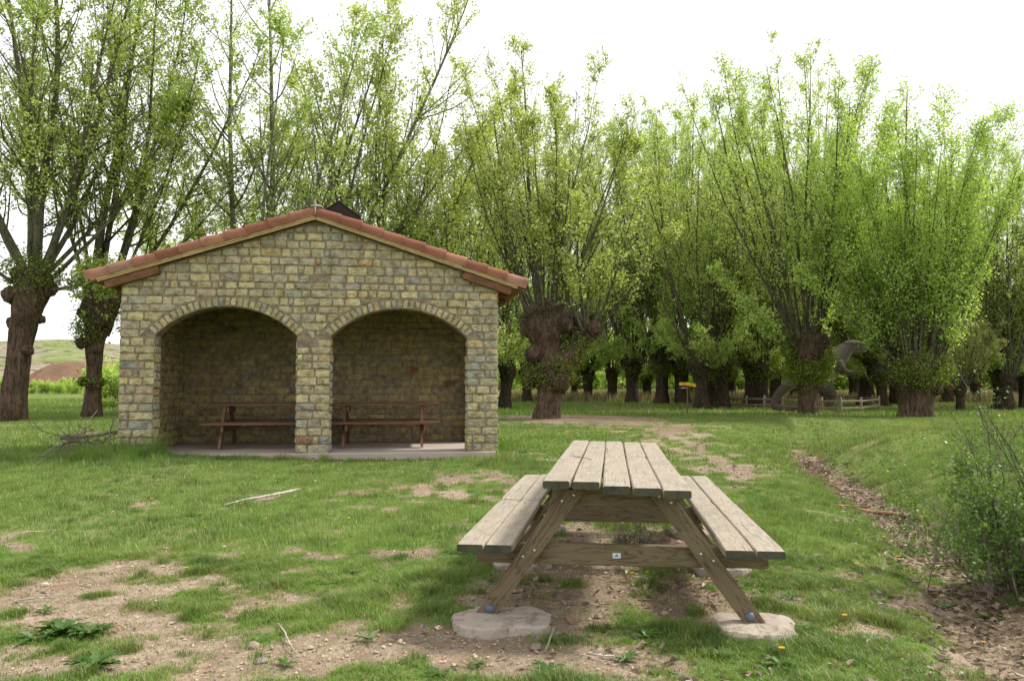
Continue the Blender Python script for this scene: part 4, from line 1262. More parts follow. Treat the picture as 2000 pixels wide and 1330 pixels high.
# ---- T15: bright green fan on the right
def b15(mb):
    bole(mb, [(0, 0, -.3), (0, 0, 0), (0, 0, .4), (.02, 0, .9), (.0, 0, 1.3), (.02, 0, 1.75), (.05, 0, 2.0)], [.68, .60, .52, .58, .74, .88, .62], 56, 27, .9)
    for i, (x, z, r) in enumerate([(-.7, 1.75, .3), (.75, 1.75, .34), (.3, 1.9, .4), (-.3, 1.95, .4), (.85, 1.3, .22), (.88, 1.0, .18), (-.5, 1.2, .3), (.4, 1.1, .35)]):
        knob(mb, (x, -.35 if i % 2 else .1, z), r, 90 + i)
rg = np.random.default_rng(15)
sp = fan_limbs(rg, 62, 1.9, .85, 22, 8.0, .036, .34, inner=.34) + [((-.6, -.1, 1.8), (-.95, -.1, .9), 4.6, .055), ((-.5, .1, 1.8), (-.7, .1, .9), 5.6, .05), ((.8, 0, 1.8), (.38, 0, 1), 7.2, .07), ((.1, 0, 1.9), (-.05, 0, 1), 9.0, .09)]
t15 = make_tree('poplar_tree', dict(seed=115, burr=[((0, -.1, 1.6), (1.0, .9, .5), 160)], nb=17, nt=6, nl=13, bl=.17, ls=.07, lup=.22, gap=-2, tl=.30, nu=260, sc=.10, leaf=M['leaf_bright'], bark=M['bark'], t0=.05, sprouts=[((0, -.35, 1.6), (.9, .75, .55), 6500)]), b15, sp)
place(t15, 1790, 815, None, 0, 1.0, 'squat pollard on the right with a wide fan of bright green leaves', group=G_ROW)

# ---- T14: trunk half wrapped in leafy sprouts, in front of the sculpture
def b14(mb):
    bole(mb, [(0, 0, -.3), (0, 0, 0), (0, 0, .8), (0, 0, 1.5), (.02, 0, 2.2), (.05, 0, 2.7), (.05, 0, 3.0)], [.42, .37, .33, .38, .55, .62, .45], 44, 37)
    for i, (x, z, r) in enumerate([(-.5, 2.7, .25), (.5, 2.7, .3), (.1, 2.9, .35), (.35, 2.2, .2), (-.3, 1.9, .25)]): knob(mb, (x, -.2 if i % 2 else .1, z), r, 110 + i)
rg = np.random.default_rng(14)
t14 = make_tree('poplar_tree', dict(seed=114, burr=[((0, -.1, 2.6), (.7, .6, .6), 160)], nb=18, nt=7, nl=11, bl=.20, nu=120, ls=.085, lup=.5, gap=-.6, tl=.32, leaf=M['leaf_poplar'], sprouts=[((0, -.05, 1.65), (.74, .65, .5), 6500), ((-.5, 0, 2.5), (.4, .35, .5), 2400), ((.5, -.1, 2.1), (.4, .35, .5), 2400)]),
                b14, fan_limbs(rg, 22, 2.95, .6, 28, 11.3, .07, .20) + fan_limbs(rg, 5, 2.7, .5, 80, 4.6, .028, .35, inner=.15))
place(t14, 1578, 810, None, 0, 1.0, 'pollard in front of the fenced sculpture, trunk wrapped in a bush of green sprouts', group=G_ROW)

# ---- proto: tall dense crown (T10/T11 and others)
rg = np.random.default_rng(10)
tD = make_tree('poplar_tree', dict(seed=110, nb=19, nt=7, nl=12, bl=.18, ls=.105, nu=140, lup=.55, gap=-.7, tl=.40, leaf=M['leaf_poplar'], bark=M['bark_dark'], sprouts=[((0, -.1, 2.2), (.9, .8, .5), 2600)]),
               pollard(61, 2.9, .44, .38, .66, (.1, 0)), fan_limbs(rg, 24, 2.8, .6, 27, 16.5, .08, .16, inner=.35) + fan_limbs(rg, 6, 2.6, .6, 80, 4.6, .028, .35, inner=.15))
place(tD, 1292, 790, None, .4, .92, 'knotty pollard left of the yellow signpost with a dense tall crown', group=G_ROW)
# ---- proto: yellowish medium
rg = np.random.default_rng(12)
tY = make_tree('poplar_tree', dict(seed=112, nb=18, nt=7, nl=11, bl=.22, ls=.105, nu=120, lup=.55, gap=-.55, tl=.38, leaf=M['leaf_yellow'], bark=M['bark_dark'], sprouts=[((0, -.1, 2.0), (.8, .7, .5), 2000)]),
               pollard(63, 2.5, .42, .36, .6, (-.15, 0)), fan_limbs(rg, 20, 2.45, .5, 33, 12.0, .07, .18) + fan_limbs(rg, 6, 2.3, .45, 80, 4.6, .028, .35, inner=.15))
place(tY, 1488, 798, None, 1.0, .86, 'slender pollard standing inside the left part of the low fence, reddish trunk', group=G_ROW)
# ---- proto: sparse airy crown
rg = np.random.default_rng(13)
tS = make_tree('poplar_tree', dict(seed=113, nb=16, nt=7, nl=10, bl=.24, ls=.10, lup=.55, gap=-.35, tl=.32, leaf=M['leaf_poplar'], bark=M['bark_dark']),
               pollard(65, 2.6, .40, .36, .55, (.2, 0)), fan_limbs(rg, 16, 2.5, .5, 24, 15.0, .07, .22) + fan_limbs(rg, 6, 2.4, .45, 80, 4.6, .028, .35, inner=.15))
place(tS, 985, 800, None, 0, .74, 'short dark pollard stump behind the right wall corner of the shelter', group=G_ROW)
# ---- proto: ochre
rg = np.random.default_rng(16)
tO = make_tree('poplar_tree', dict(seed=116, nb=17, nt=7, nl=17, bl=.32, ls=.10, lup=.5, gap=-.5, tl=.38, leaf=M['leaf_ochre'], bark=M['bark_dark']),
               pollard(67, 2.4, .42, .38, .55, (0, 0)), fan_limbs(rg, 13, 2.4, .5, 44, 9.0, .10, .15))
place(tO, 2010, 798, None, 0, .95, 'pollard at the right edge of the photo with dull ochre young leaves', group=G_ROW)

GB = 'pollards further back in the grove'
def more(src, px, base, Y, rz, s, label, group=GB, sz=None):
    c = copy_tree(src); place(c, px, base, Y, rz, s, label, 'tree', group, sz); return c
for a in [
    (tD, 1333, 790, None, 2.1, .98, 'dark leaning pollard directly behind the yellow signpost with a broad tall crown', G_ROW),
    (tD, 1237, 788, None, 3.3, .93, 'broad dark pollard trunk between the forked pollard and the signpost', G_ROW),
    (tS, 1195, 785, None, 1.2, .86, 'narrow dark pollard left of the broad dark trunk', G_ROW),
    (tD, 1148, 784, None, 5.1, .74, 'barrel shaped dark pollard seen past the path', G_ROW),
    (tY, 1122, 782, None, 4.4, .7, 'leaning pollard left of the barrel shaped one beside the path', G_ROW),
    (tS, 1372, 795, 36, 2.2, .84, 'leftmost of three dark trunks standing close together right of the signpost', G_ROW),
    (tS, 1392, 794, 38, 4.0, .80, 'middle of three dark trunks standing close together right of the signpost', G_ROW),
    (tY, 1412, 794, 37, .3, .86, 'rightmost of three dark trunks standing close together right of the signpost', G_ROW),
    (tS, 1465, 790, 40, 5.4, .86, 'dark pollard behind the left end of the low fence', G_ROW),
    (tD, 1515, 788, 44, .9, .86, 'dark pollard behind the tail of the sculpture', G_ROW),
    (tS, 1600, 790, 46, 3.9, 1.12, 'tall airy poplar rising highest behind the sculpture', G_ROW),
    (tY, 1690, 786, 42, 2.6, .98, 'pollard leaning left behind the head of the sculpture', G_ROW),
    (tY, 1725, 788, 40, 5.5, .70, 'slim pollard between the sculpture and the bright green tree', G_ROW),
    (tS, 1752, 786, 43, 1.9, .92, 'thin trunk just left of the bright green tree', G_ROW),
    (tO, 1876, 793, 33, 1.0, .42, 'small round pollard alone on the bare ground right of the bright green tree', G_ROW),
    (tD, 1952, 792, 36, 4.0, .66, 'pair of dark trunks on bare earth near the right edge, left one', G_ROW),
    (tS, 1972, 794, 35, 2.8, .64, 'pair of dark trunks on bare earth near the right edge, right one', G_ROW),
    (tY, 880, 800, 31, 3.0, .86, 'poplar hidden behind the right end of the shelter, crown above the eave', G_ROW),
    (tS, 945, 795, 34, .5, .70, 'airy poplar crown just right of the shelter roof', G_ROW),
    (tY, 740, 800, 31, 1.5, 1.06, 'poplar crown above the right slope of the shelter roof', G_ROW),
    (tY, 400, 805, 36, 4.5, .8, 'smaller poplar behind the left slope of the shelter roof', G_ROW),
]:
    more(a[0], *a[1:6], a[6], a[7])
rg = np.random.default_rng(77)
back = [(tD, 1030, 50), (tY, 1095, 54), (tY, 1262, 54), (tY, 1430, 56), (tD, 1550, 53), (tY, 1668, 52), (tY, 1815, 55), (tS, 1850, 50), (tO, 1905, 56), (tS, 1980, 55), (tO, 2030, 50), (tD, 2100, 46), (tY, 2180, 40),
        (tO, 930, 48), (tY, 850, 56), (tY, 690, 58)]
for (src, px, Y) in back:
    s = rg.uniform(.72, .92) * (1.0 if src is not tD else .82)
    more(src, px, 780, Y, rg.uniform(0, 6.28), s, 'pollard poplar with a dark trunk far back in the grove')

# ---- low sapling thicket closing the view under the crowns at the back
def bush_proto(sd, w, h, n, mat, leaf=.10, seed_l=1):
    rg = np.random.default_rng(sd); root = empty('bush')
    L = np.full(n, h) * rg.uniform(.6, 1.1, n); a = rg.uniform(0, 6.28, n); ph = np.radians(rg.uniform(0, 60, n))
    st = np.stack([rg.normal(0, w * .22, n), rg.normal(0, w * .22, n), np.zeros(n)], -1)
    d = np.stack([np.sin(ph) * np.cos(a), np.sin(ph) * np.sin(a), np.cos(ph)], -1)
    P = curves(rg, st, d, L, 8, .4, .3); R = np.linspace(.03, .006, 8)[None] * np.ones((n, 1)) * h * .5
    sets, lv = crown_from(rg, P, R, dict(nb=9, nt=5, nl=9, bl=.35, tl=.12 * h, gap=-.6, sc=.06 * h, nu=20, seed=sd))
    mb = MB()
    for PP, RR, q in sets[:2]:
        V, Q = tubes(PP, RR, q); mb.add(V, Q)
    mb.build('stems', M['limb'], root, smooth=True)
    mb = MB(); leaf_mesh(mb, lv, leaf, rg); mb.build('foliage', mat, root)
    return root
bA = bush_proto(201, 2.2, 2.0, 16, M['leaf_bright'], .11)
place(bA, 1356, 782, 55, 0, 1.0, 'bright green bush behind the signpost', 'bush', 'bushes beyond the grove')
bB = bush_proto(202, 2.2, 1.7, 16, M['leaf_poplar'], .11)
place(bB, 218, 775, 52, 0, 1.25, 'tall light green bush filling the gap between the second tree and the shelter', 'bush', 'bushes beyond the grove')
for (src, px, Y, s, lab) in [(bA, 222, 60, 1.5, 'large light green bush behind the second left tree'), (bB, 88, 100, .95, 'green bush on the hill foot between the two left trees'),
                        (bA, 118, 100, .7, 'small yellow green bush above the red bank'), (bB, 60, 104, 1.0, 'green bush behind the leftmost trunk'), (bB, 135, 106, 1.1, 'grey green bush right of the red bank'),
                        (bB, 62, 100, .45, 'low bush at the left end of the red bank'), (bA, 150, 98, .8, 'green bush left of the second trunk'),
                        (bB, 5, 98, 1.2, 'green bush at the left edge of the photo below the hill'), (bB, 212, 34, .30, 'dark low bush at the foot of the second left tree')]:
    c = copy_tree(src); place(c, px, 760, Y, s * 3, s, lab, 'bush', 'bushes beyond the grove')
for i in range(34):
    c = copy_tree((bA, bB, bA)[i % 3]); px = 960 + i * 34 + rg.uniform(-15, 15)
    place(c, px, 765, rg.uniform(74, 105), rg.uniform(0, 6), rg.uniform(1.6, 3.6), 'green bush at the far edge of the grove, seen between trunks', 'bush', 'bushes at the far edge of the grove')
for i in range(14):
    c = copy_tree((bB, bA)[i % 2]); a = math.radians(rg.uniform(-40, 38)); r = rg.uniform(170, 280)
    x, y = r * math.sin(a), r * math.cos(a)
    tt = (r - 130) / 190; z = 14 * (0.75 * tt * tt * (3 - 2 * tt) + .25 * min(1, tt * 1.4)) - .5
    c.location = (x, y, z); c.scale = (2.0, 2.0, 1.6); tag(c, 'scrubby bush dotted on the far pale hillside', 'bush', 'bushes on the hillside')
# far slope wood as one mass behind the grove
mb = MB(); n = 60000
rg = np.random.default_rng(5)
az = np.radians(rg.uniform(0, 37, n)); rr = rg.uniform(118, 126, n)
X = rr * np.sin(az); Yv = rr * np.cos(az)
top = 7.0 + 3.0 * fbm(az * 22, 0, 0, 3, 3) * 2
Z = rg.uniform(0, 1, n) ** .8 * top
leaf_mesh(mb, np.stack([X, Yv, Z], -1), .75, rg)
tag(mb.build('distant_wood', M['leaf_poplar']), 'green belt of distant trees closing the view behind the grove', 'wood', kind='stuff')

# ================================================================ SCULPTURE, FENCE, SIGN
def dinosaur():
    Yd = 33.0; S = Yd / F
    base = ground(1610, 803)
    root = empty('dinosaur_sculpture', (base[0], Yd, base[2]))
    def q(px, py, dy=0.0):
        p = at_y(px, py, Yd); return (p[0] - base[0], dy, p[2] - base[2])
    mb = MB()
    def loft(pts, rad, seg=24):
        pts = np.array(pts, float); rad = np.array(rad, float); k = len(pts); n = k * 6
        t = np.linspace(0, k - 1, n); i = np.clip(t.astype(int), 0, k - 2); f = t - i
        def cat(A):
            p0 = A[np.clip(i - 1, 0, k - 1)]; p1 = A[i]; p2 = A[i + 1]; p3 = A[np.clip(i + 2, 0, k - 1)]; ff = f[:, None]
            return 0.5 * (2 * p1 + (p2 - p0) * ff + (2 * p0 - 5 * p1 + 4 * p2 - p3) * ff ** 2 + (3 * p1 - p0 - 3 * p2 + p3) * ff ** 3)
        C = cat(pts); R = cat(rad)          # rad: (vertical-plane radius, sideways radius)
        T = norm(np.gradient(C, axis=0)); A = norm(np.cross(T, [0, 1, 0.001])); B = np.cross(T, A)
        an = np.arange(seg) * 2 * math.pi / seg
        V = C[:, None] + R[:, None, 0:1] * np.cos(an)[None, :, None] * A[:, None] + R[:, None, 1:2] * np.sin(an)[None, :, None] * B[:, None]
        ii = np.arange(n - 1)[:, None] * seg; j = np.arange(seg)[None]; j2 = (j + 1) % seg
        mb.add(V.reshape(-1, 3), np.stack([ii + j, ii + j2, ii + seg + j2, ii + seg + j], -1).reshape(-1, 4))
        for e, rev in ((0, True), (n - 1, False)):
            idx = tuple(range(seg)); mb.add(V[e], [tuple(reversed(idx)) if rev else idx])
    # spine: tail tip (curling forward on the ground) -> tail bend -> hips -> torso -> neck -> skull
    loft([q(1560, 791, -.75), q(1545, 797, -.62), q(1525, 800, -.35), q(1512, 793, -.1), q(1515, 779, .0), q(1533, 758, .0), q(1556, 745, .0), q(1585, 738, .0), q(1605, 726, .0), q(1624, 706, .0), q(1640, 694, .0), q(1652, 683, .0), q(1662, 675, .0)],
         [(.03, .03), (.07, .07), (.12, .12), (.15, .15), (.17, .16), (.22, .20), (.28, .26), (.48, .42), (.60, .48), (.54, .44), (.43, .34), (.31, .25), (.20, .19)])
    loft([q(1650, 676), q(1662, 672), q(1676, 672), q(1690, 674), q(1697, 676)], [(.18, .18), (.18, .19), (.15, .15), (.11, .11), (.06, .07)])      # upper jaw and skull
    loft([q(1652, 684), q(1664, 687), q(1680, 686.5), q(1691, 684)], [(.17, .15), (.13, .13), (.09, .11), (.06, .07)])                               # lower jaw
    for sy, dx in ((-1, 0), (1, 14)):       # legs: thigh, knee forward, hock, foot
        loft([q(1600 + dx, 738, sy * .30), q(1606 + dx, 758, sy * .36), q(1619 + dx * .9, 772, sy * .36), q(1616 + dx, 787, sy * .36), q(1613 + dx, 797, sy * .36), q(1622 + dx, 802, sy * .36)],
             [(.38, .26), (.32, .22), (.20, .17), (.15, .13), (.14, .14), (.07, .12)])
        for k in (-1, 0, 1):
            loft([q(1615 + dx, 800, sy * .36), q(1622 + dx, 801.5, sy * .36 + k * .12), q(1628 + dx, 802, sy * .36 + k * .17)], [(.08, .08), (.06, .06), (.03, .03)], 10)
    for sy in (-1, 1):                       # arms reaching forward, clawed hands
        y = sy * .40
        loft([q(1632, 708, sy * .30), q(1636, 719, y), q(1647, 727, y), q(1660, 727, y)], [(.20, .16), (.16, .13), (.10, .09), (.085, .075)], 14)
        for (ex, ey, ddy) in ((1672, 722, -.06), (1675, 726, .0), (1671, 731, .05), (1663, 734, .0)):
            loft([q(1656, 727, y), q((1656 + ex) / 2 + 1, (727 + ey) / 2 - 1.2, y + ddy), q(ex, ey, y + ddy * 1.5)], [(.05, .05), (.035, .035), (.012, .012)], 8)
    body = mb.build('body', M['dino'], root, smooth=True)
    rm = body.modifiers.new('remesh', 'REMESH'); rm.mode = 'VOXEL'; rm.voxel_size = .03; rm.use_smooth_shade = True
    sm = body.modifiers.new('smooth', 'SMOOTH'); sm.factor = .5; sm.iterations = 3
    for t in np.linspace(0, 1, 8):
        for sy in (-1, 1):
            mb = MB(); p = np.array(q(1668 + 24 * t, 679.5 + 0 * t, sy * (.13 - .09 * t)));
            V = [p + [-.015, 0, .02], p + [.015, 0, .02], p + [0, -.015, .02], p + [0, 0, -.06]]
            mb.add(V, [(0, 2, 3), (2, 1, 3), (1, 0, 3), (0, 1, 2)])
            mb.build('tooth', M['teeth'], root)
    for sy in (-1, 1):
        mb = MB(); dome(mb, q(1668, 668.5, sy * .155), (0, sy, 0), .03, .02); mb.build('eye', M['sheet'], root)
    tag(root, 'grey life size dinosaur sculpture with open jaws inside the low wooden fence', 'sculpture')
dinosaur()

def fence():
    pts = [(1425, 797), (1458, 798.5), (1493, 800), (1528, 802.5), (1566, 805), (1605, 807), (1642, 808), (1682, 807), (1717, 800), (1704, 795.5), (1678, 793), (1640, 791.5), (1600, 791), (1565, 791), (1531, 791), (1497, 791.5), (1462, 793)]
    W3 = [ground(*p) for p in pts]
    root = empty('wooden_fence', tuple(W3[4]))
    o = W3[4]
    n = len(W3)
    for i, p in enumerate(W3):
        mb = MB(); c = p - o
        V, Q = tubes(np.array([[c + [0, 0, -.1], c + [0, 0, .3], c + [0.005, 0, .60], c + [0.005, 0, .615]]]), np.array([[.055, .055, .052, .03]]), 12); mb.add(V, Q, wc=V * 3)
        mb.add(V[-12:], [tuple(range(12))], wc=V[-12:] * 3)
        mb.build('fence_post', M['wood_grey'], root, smooth=True)
    for i in range(n):
        a, b = W3[i] - o, W3[(i + 1) % n] - o
        for z in (.21, .47):
            mb = MB(); dz = rs.uniform(-.015, .015)
            board(mb, a + [0, -.03, z], b + [0, -.03, z + dz], .05, .075, n=2, ch=.012)
            mb.build('rail', M['wood_grey'], root)
    tag(root, 'low two rail wooden fence around the dinosaur sculpture', 'fence')
fence()

def signpost():
    b = ground(1343, 811); s = b[1] / F
    root = empty('signpost', tuple(b))
    H = (811 - 745) * s
    mb = MB(); board(mb, (0, 0, -.05), (0, 0, H), .045, .045, (0, 1, 0), n=4, ch=.005); mb.build('post', M['wood_varnish'], root)
    def arm(x0, x1, z0, z1, h, mat, tip, y, text):
        ln = x1 - x0; d = 1 if ln > 0 else -1
        V = []
        for yy in (y, y + .02):
            for (x, zz) in ((x0, z0 - h / 2), (x1 - d * h * .3, z1 - h / 2), (x1, z1), (x1 - d * h * .3, z1 + h / 2), (x0, z0 + h / 2)): V.append((x, yy, zz))
        m = MB(); m.add(V, [(0, 1, 2, 3, 4), (9, 8, 7, 6, 5)] + [(i, i + 5, (i + 1) % 5 + 5, (i + 1) % 5) for i in range(5)])
        pn = m.build('sign_arm', mat, root)
        m = MB(); n = 7
        for i in range(n):
            t0 = .18 + .6 * i / n; t1 = t0 + .055
            xa, xb = x0 + ln * t0, x0 + ln * t1; za = z0 + (z1 - z0) * t0
            V2, F2 = box_vf(min(xa, xb), max(xa, xb), y - .003, y - .001, za - h * .14, za + h * .14); m.add(V2, F2)
        m.build('lettering', text, pn)
        m = MB(); V3 = [(x1 - d * h * .3, y - .002, z1 - h / 2 - .002), (x1 + d * .004, y - .002, z1), (x1 - d * h * .3, y - .002, z1 + h / 2 + .002), (x1 - d * h * .3, y + .022, z1 - h / 2 - .002), (x1 + d * .004, y + .022, z1), (x1 - d * h * .3, y + .022, z1 + h / 2 + .002)]
        if tip: m.add(V3, [(0, 1, 2), (5, 4, 3), (0, 3, 4, 1), (1, 4, 5, 2), (2, 5, 3, 0)]); m.build('arrow_tip', M['red_tip'], pn)
    arm(.02, -.30, H - .09, H - .09, .10, M['yellow'], False, -.045, M['dark_letter'])
    arm(.02, .31, H - .085, H - .15, .10, M['yellow'], True, -.05, M['dark_letter'])
    arm(-.02, -.29, H - .22, H - .235, .085, M['purple'], False, -.045, M['letter'])
    mb = MB(); V, Fc = box_vf(-.10, .13, -.09, .09, -.02, .055); V = np.array(V); V[4:, 0] *= .8; V[4:, 1] *= .8; mb.add(V, Fc); mb.build('base_block', M['yellow'], root)
    tag(root, 'slim wooden signpost with two yellow arms and one dark purple arm on a yellow base', 'signpost')
signpost()

# ================================================================ STICKS, BRUSH, STONES
def gz(px, py, dz=.015):
    p = ground(px, py); return p + [0, 0, dz]
stick('fallen_stick', [gz(438, 991, .03), gz(480, 984, .05), gz(520, 979, .06), gz(584, 966, .06)], .007, .017, M['stick_grey'], 'bleached grey stick lying in the grass in front of the left arch', 'stick')
stick('fallen_stick', [gz(1622, 988), gz(1660, 993, .03), gz(1700, 1005, .035), gz(1750, 1010, .04), gz(1806, 1018, .03)], .010, .026, M['stick_red'], 'reddish brown branch lying across the leafy ditch', 'stick')
stick('fallen_stick', [gz(1528, 799), gz(1550, 804, .05), gz(1586, 812)], .05, .02, M['dead'], 'dead branch lying at the foot of the sprout wrapped trunk', 'stick')
stick('fallen_stick', [gz(543, 1222), gz(556, 1245, .03), gz(566, 1266, .02), gz(580, 1283)], .005, .003, M['stick_grey'], 'thin curved straw coloured twig on the bare soil at the bottom', 'stick')
stick('fallen_stick', [gz(1082, 1238, .03), gz(1075, 1258, .03), gz(1066, 1275)], .007, .004, M['stick_grey'], 'short pale stick by the near left footing', 'stick')
stick('fallen_stick', [gz(1155, 1283), gz(1180, 1289, .02), gz(1200, 1286)], .006, .004, M['stick_grey'], 'small pale stick on the soil between the two near footings', 'stick')
stick('fallen_stick', [gz(25, 1178), gz(70, 1172), gz(130, 1171)], .005, .003, M['stick_grey'], 'long dry stalk on the gravel near the left edge', 'stick')
stick('fallen_stick', [gz(18, 1048), gz(50, 1045, .03), gz(85, 1041)], .006, .004, M['stick_grey'], 'dry straw stalk in the grass near the left edge', 'stick')
# brush pile left of the shelter: each long branch by itself, the tangle one pile
rg = np.random.default_rng(88)
def brush():
    c = ground(175, 884); root_n = 'brush_pile'; mb = MB(); n = 26
    st = c + np.stack([rg.uniform(-.55, .5, n), rg.uniform(-.3, .5, n), rg.uniform(.02, .22, n)], -1)
    a = rg.uniform(0, 6.28, n); d = np.stack([np.cos(a), np.sin(a) * .5, rg.uniform(-.1, .45, n)], -1)
    P = curves(rg, st, d, rg.uniform(.5, 1.1, n), 7, -.15, .5)
    R = np.linspace(.016, .004, 7)[None] * rg.uniform(.5, 1.2, (n, 1)); V, Q = tubes(P, R, 5); mb.add(V, Q)
    idx = np.repeat(np.arange(n), 5); t = rg.uniform(.2, 1, n * 5); s2, T = along(P, idx, t)
    P2 = curves(rg, s2, veer(rg, T, rg.uniform(.5, 1.1, n * 5)), rg.uniform(.15, .5, n * 5), 5, .1, .5); V, Q = tubes(P2, np.broadcast_to(np.linspace(.005, .002, 5)[None], (len(P2), 5)), 4); mb.add(V, Q)
    V, Q = tubes(curves(rg, c[None] + [[-.5, 0, .25]], np.array([[1, .2, .02]]), np.array([1.3]), 7, 0, .1), np.linspace(.035, .02, 7)[None], 7); mb.add(V, Q)
    o = mb.build('brush_pile', M['dead'], smooth=True); tag(o, 'tangled pile of dead branches against the left wall of the shelter', 'brush pile')
brush()
stick('dead_branch', [gz(5, 903), gz(60, 897, .06), gz(110, 893, .05), gz(190, 893, .06)], .014, .006, M['stick_grey'], 'long pale dead branch in the shaded grass left of the shelter', 'branch', forks=[(.5, (.3, .2, .25), .006), (.7, (.3, -.1, .2), .005)])
stick('dead_branch', [gz(60, 915), gz(90, 905, .08), gz(130, 897, .05), gz(185, 888, .12)], .012, .005, M['dead'], 'dead branch propped toward the corner of the shelter', 'branch', forks=[(.6, (.25, .1, .35), .005)])
stick('dead_branch', [gz(110, 885, .05), gz(150, 872, .2), gz(190, 850, .55)], .014, .004, M['dead'], 'thin dead branch pointing up out of the brush pile', 'branch', forks=[(.5, (.1, 0, .3), .005), (.75, (-.2, 0, .2), .004)])

def stone(px, py, r, label, col=(.42, .34, .27), flat=.55, sd=0):
    p = ground(px, py); mb = MB()
    V = _SV * (1 + .28 * fbm(_SV[:, 0] * 1.5 + sd * 3.1, _SV[:, 1] * 1.5, _SV[:, 2] * 1.5, 3, sd)[:, None])
    V = V * np.array([1.0, .8, flat]) * r
    mb.add(V, _SF, col=np.array(col) * .8); o = mb.build('stone', M['stone'], smooth=True); o.location = p + [0, 0, r * flat * .35]; o.rotation_euler = (0, 0, sd * 1.3)
    tag(o, label, 'stone', 'loose stones on the ground')
for i, (px, py, r, lab, c) in enumerate([(1117, 1211, .047, 'tan stone at the right side of the near left footing', (.5, .36, .26)), (1030, 1239, .016, 'small reddish stone on top of the near left footing', (.5, .28, .2)),
      (995, 1213, .012, 'tiny grey stone behind the leg on the near left footing', (.35, .3, .27)), (1371, 1237, .033, 'pale stone touching the left side of the near right footing', (.48, .4, .33)), (1361, 1258, .022, 'small stone below the near right footing on its left', (.45, .35, .29)),
      (1047, 1266, .032, 'pale stone in front of the near left footing', (.5, .42, .36)), (1093, 1258, .022, 'small stone near the bottom between the footings', (.45, .36, .3)), (1460, 1258, .014, 'small round pale stone in front of the near right footing', (.55, .5, .45)),
      (1040, 1325, .03, 'brownish stone at the bottom edge left of centre', (.4, .33, .28)), (510, 1293, .034, 'grey rounded stone on the bare soil at the bottom', (.38, .36, .33)), (495, 1263, .036, 'flat pale stone on the bare soil at the bottom left', (.55, .47, .39)),
      (322, 1073, .03, 'buff stone in the patchy grass on the left', (.5, .42, .34)), (626, 1207, .028, 'buff stone in the grass left of the footing', (.48, .4, .32)), (438, 1068, .02, 'white flake of stone on the bare patch', (.7, .7, .7)),
      (605, 1122, .03, 'reddish stone in the grass left of the table', (.4, .22, .15)), (640, 1114, .03, 'pinkish stone right of the reddish one', (.5, .36, .28)), (1340, 1326, .03, 'grey stone at the bottom edge below the right footing', (.38, .34, .31)),
      (160, 975, .0, '', (0, 0, 0))]):
    if r: stone(px, py, r, lab, c, .55, i + 1)

# ================================================================ GROUND COVER
rg = np.random.default_rng(404)
def inside_solid(x, y):
    """true where the shelter stands"""
    c, s = math.cos(math.radians(7.75)), math.sin(math.radians(7.75))
    dx, dy = x - A0[0], y - A0[1]
    u, v = dx * c + dy * s, -dx * s + dy * c
    return (u > -.02) & (u < W_ + .02) & (v > -.05) & (v < 2.9)
FOOT = []
for o in bpy.data.objects:
    if o.name.startswith('concrete_footing'): FOOT.append((o.location.x, o.location.y))
def on_footing(x, y):
    m = np.zeros(np.shape(x), bool)
    for i, (fx, fy) in enumerate(FOOT): m |= ((x - fx) / .20) ** 2 + ((y - fy) / .17) ** 2 < 1 + .35 * vnoise(x * 9, y * 9, i, 12)
    return m
def wall_tuft(x, y):
    """lusher grass along the foot of the shelter"""
    c, s = math.cos(math.radians(7.75)), math.sin(math.radians(7.75))
    dx, dy = x - A0[0], y - A0[1]; u, v = dx * c + dy * s, -dx * s + dy * c
    a = np.exp(-((v + .30) / .25) ** 2) * ((u > -.3) & (u < W_ + .3)) * np.clip(1.0 - u / 5.2, .25, 1)
    b = np.exp(-((u - W_ - .25) / .22) ** 2) * ((v > -.5) & (v < 3)) * 1.0
    cc = np.exp(-((u + .25) / .25) ** 2) * ((v > -.6) & (v < 3))
    return np.maximum(np.maximum(a, b), cc)
GREENS = np.array([[.078, .158, .030], [.115, .205, .040], [.165, .24, .052], [.225, .275, .078], [.115, .175, .066]])
STRAW = np.array([.34, .27, .14])
LUSH = [(ground(*p)[:2], r, k) for p, r, k in [((1590, 878), .6, 1.3), ((1510, 862), .5, .7), ((1640, 880), .4, .9), ((1850, 1000), .3, 1.6), ((1690, 850), 1.2, .2), ((1270, 1010), .5, 2.6), ((1190, 1020), .35, 2.0), ((440, 1048), .16, 1.2),
                                               ((975, 905), .3, 2.6), ((250, 900), .6, 2.4), ((820, 1140), .25, 1.0), ((60, 900), .8, 1.6)]]
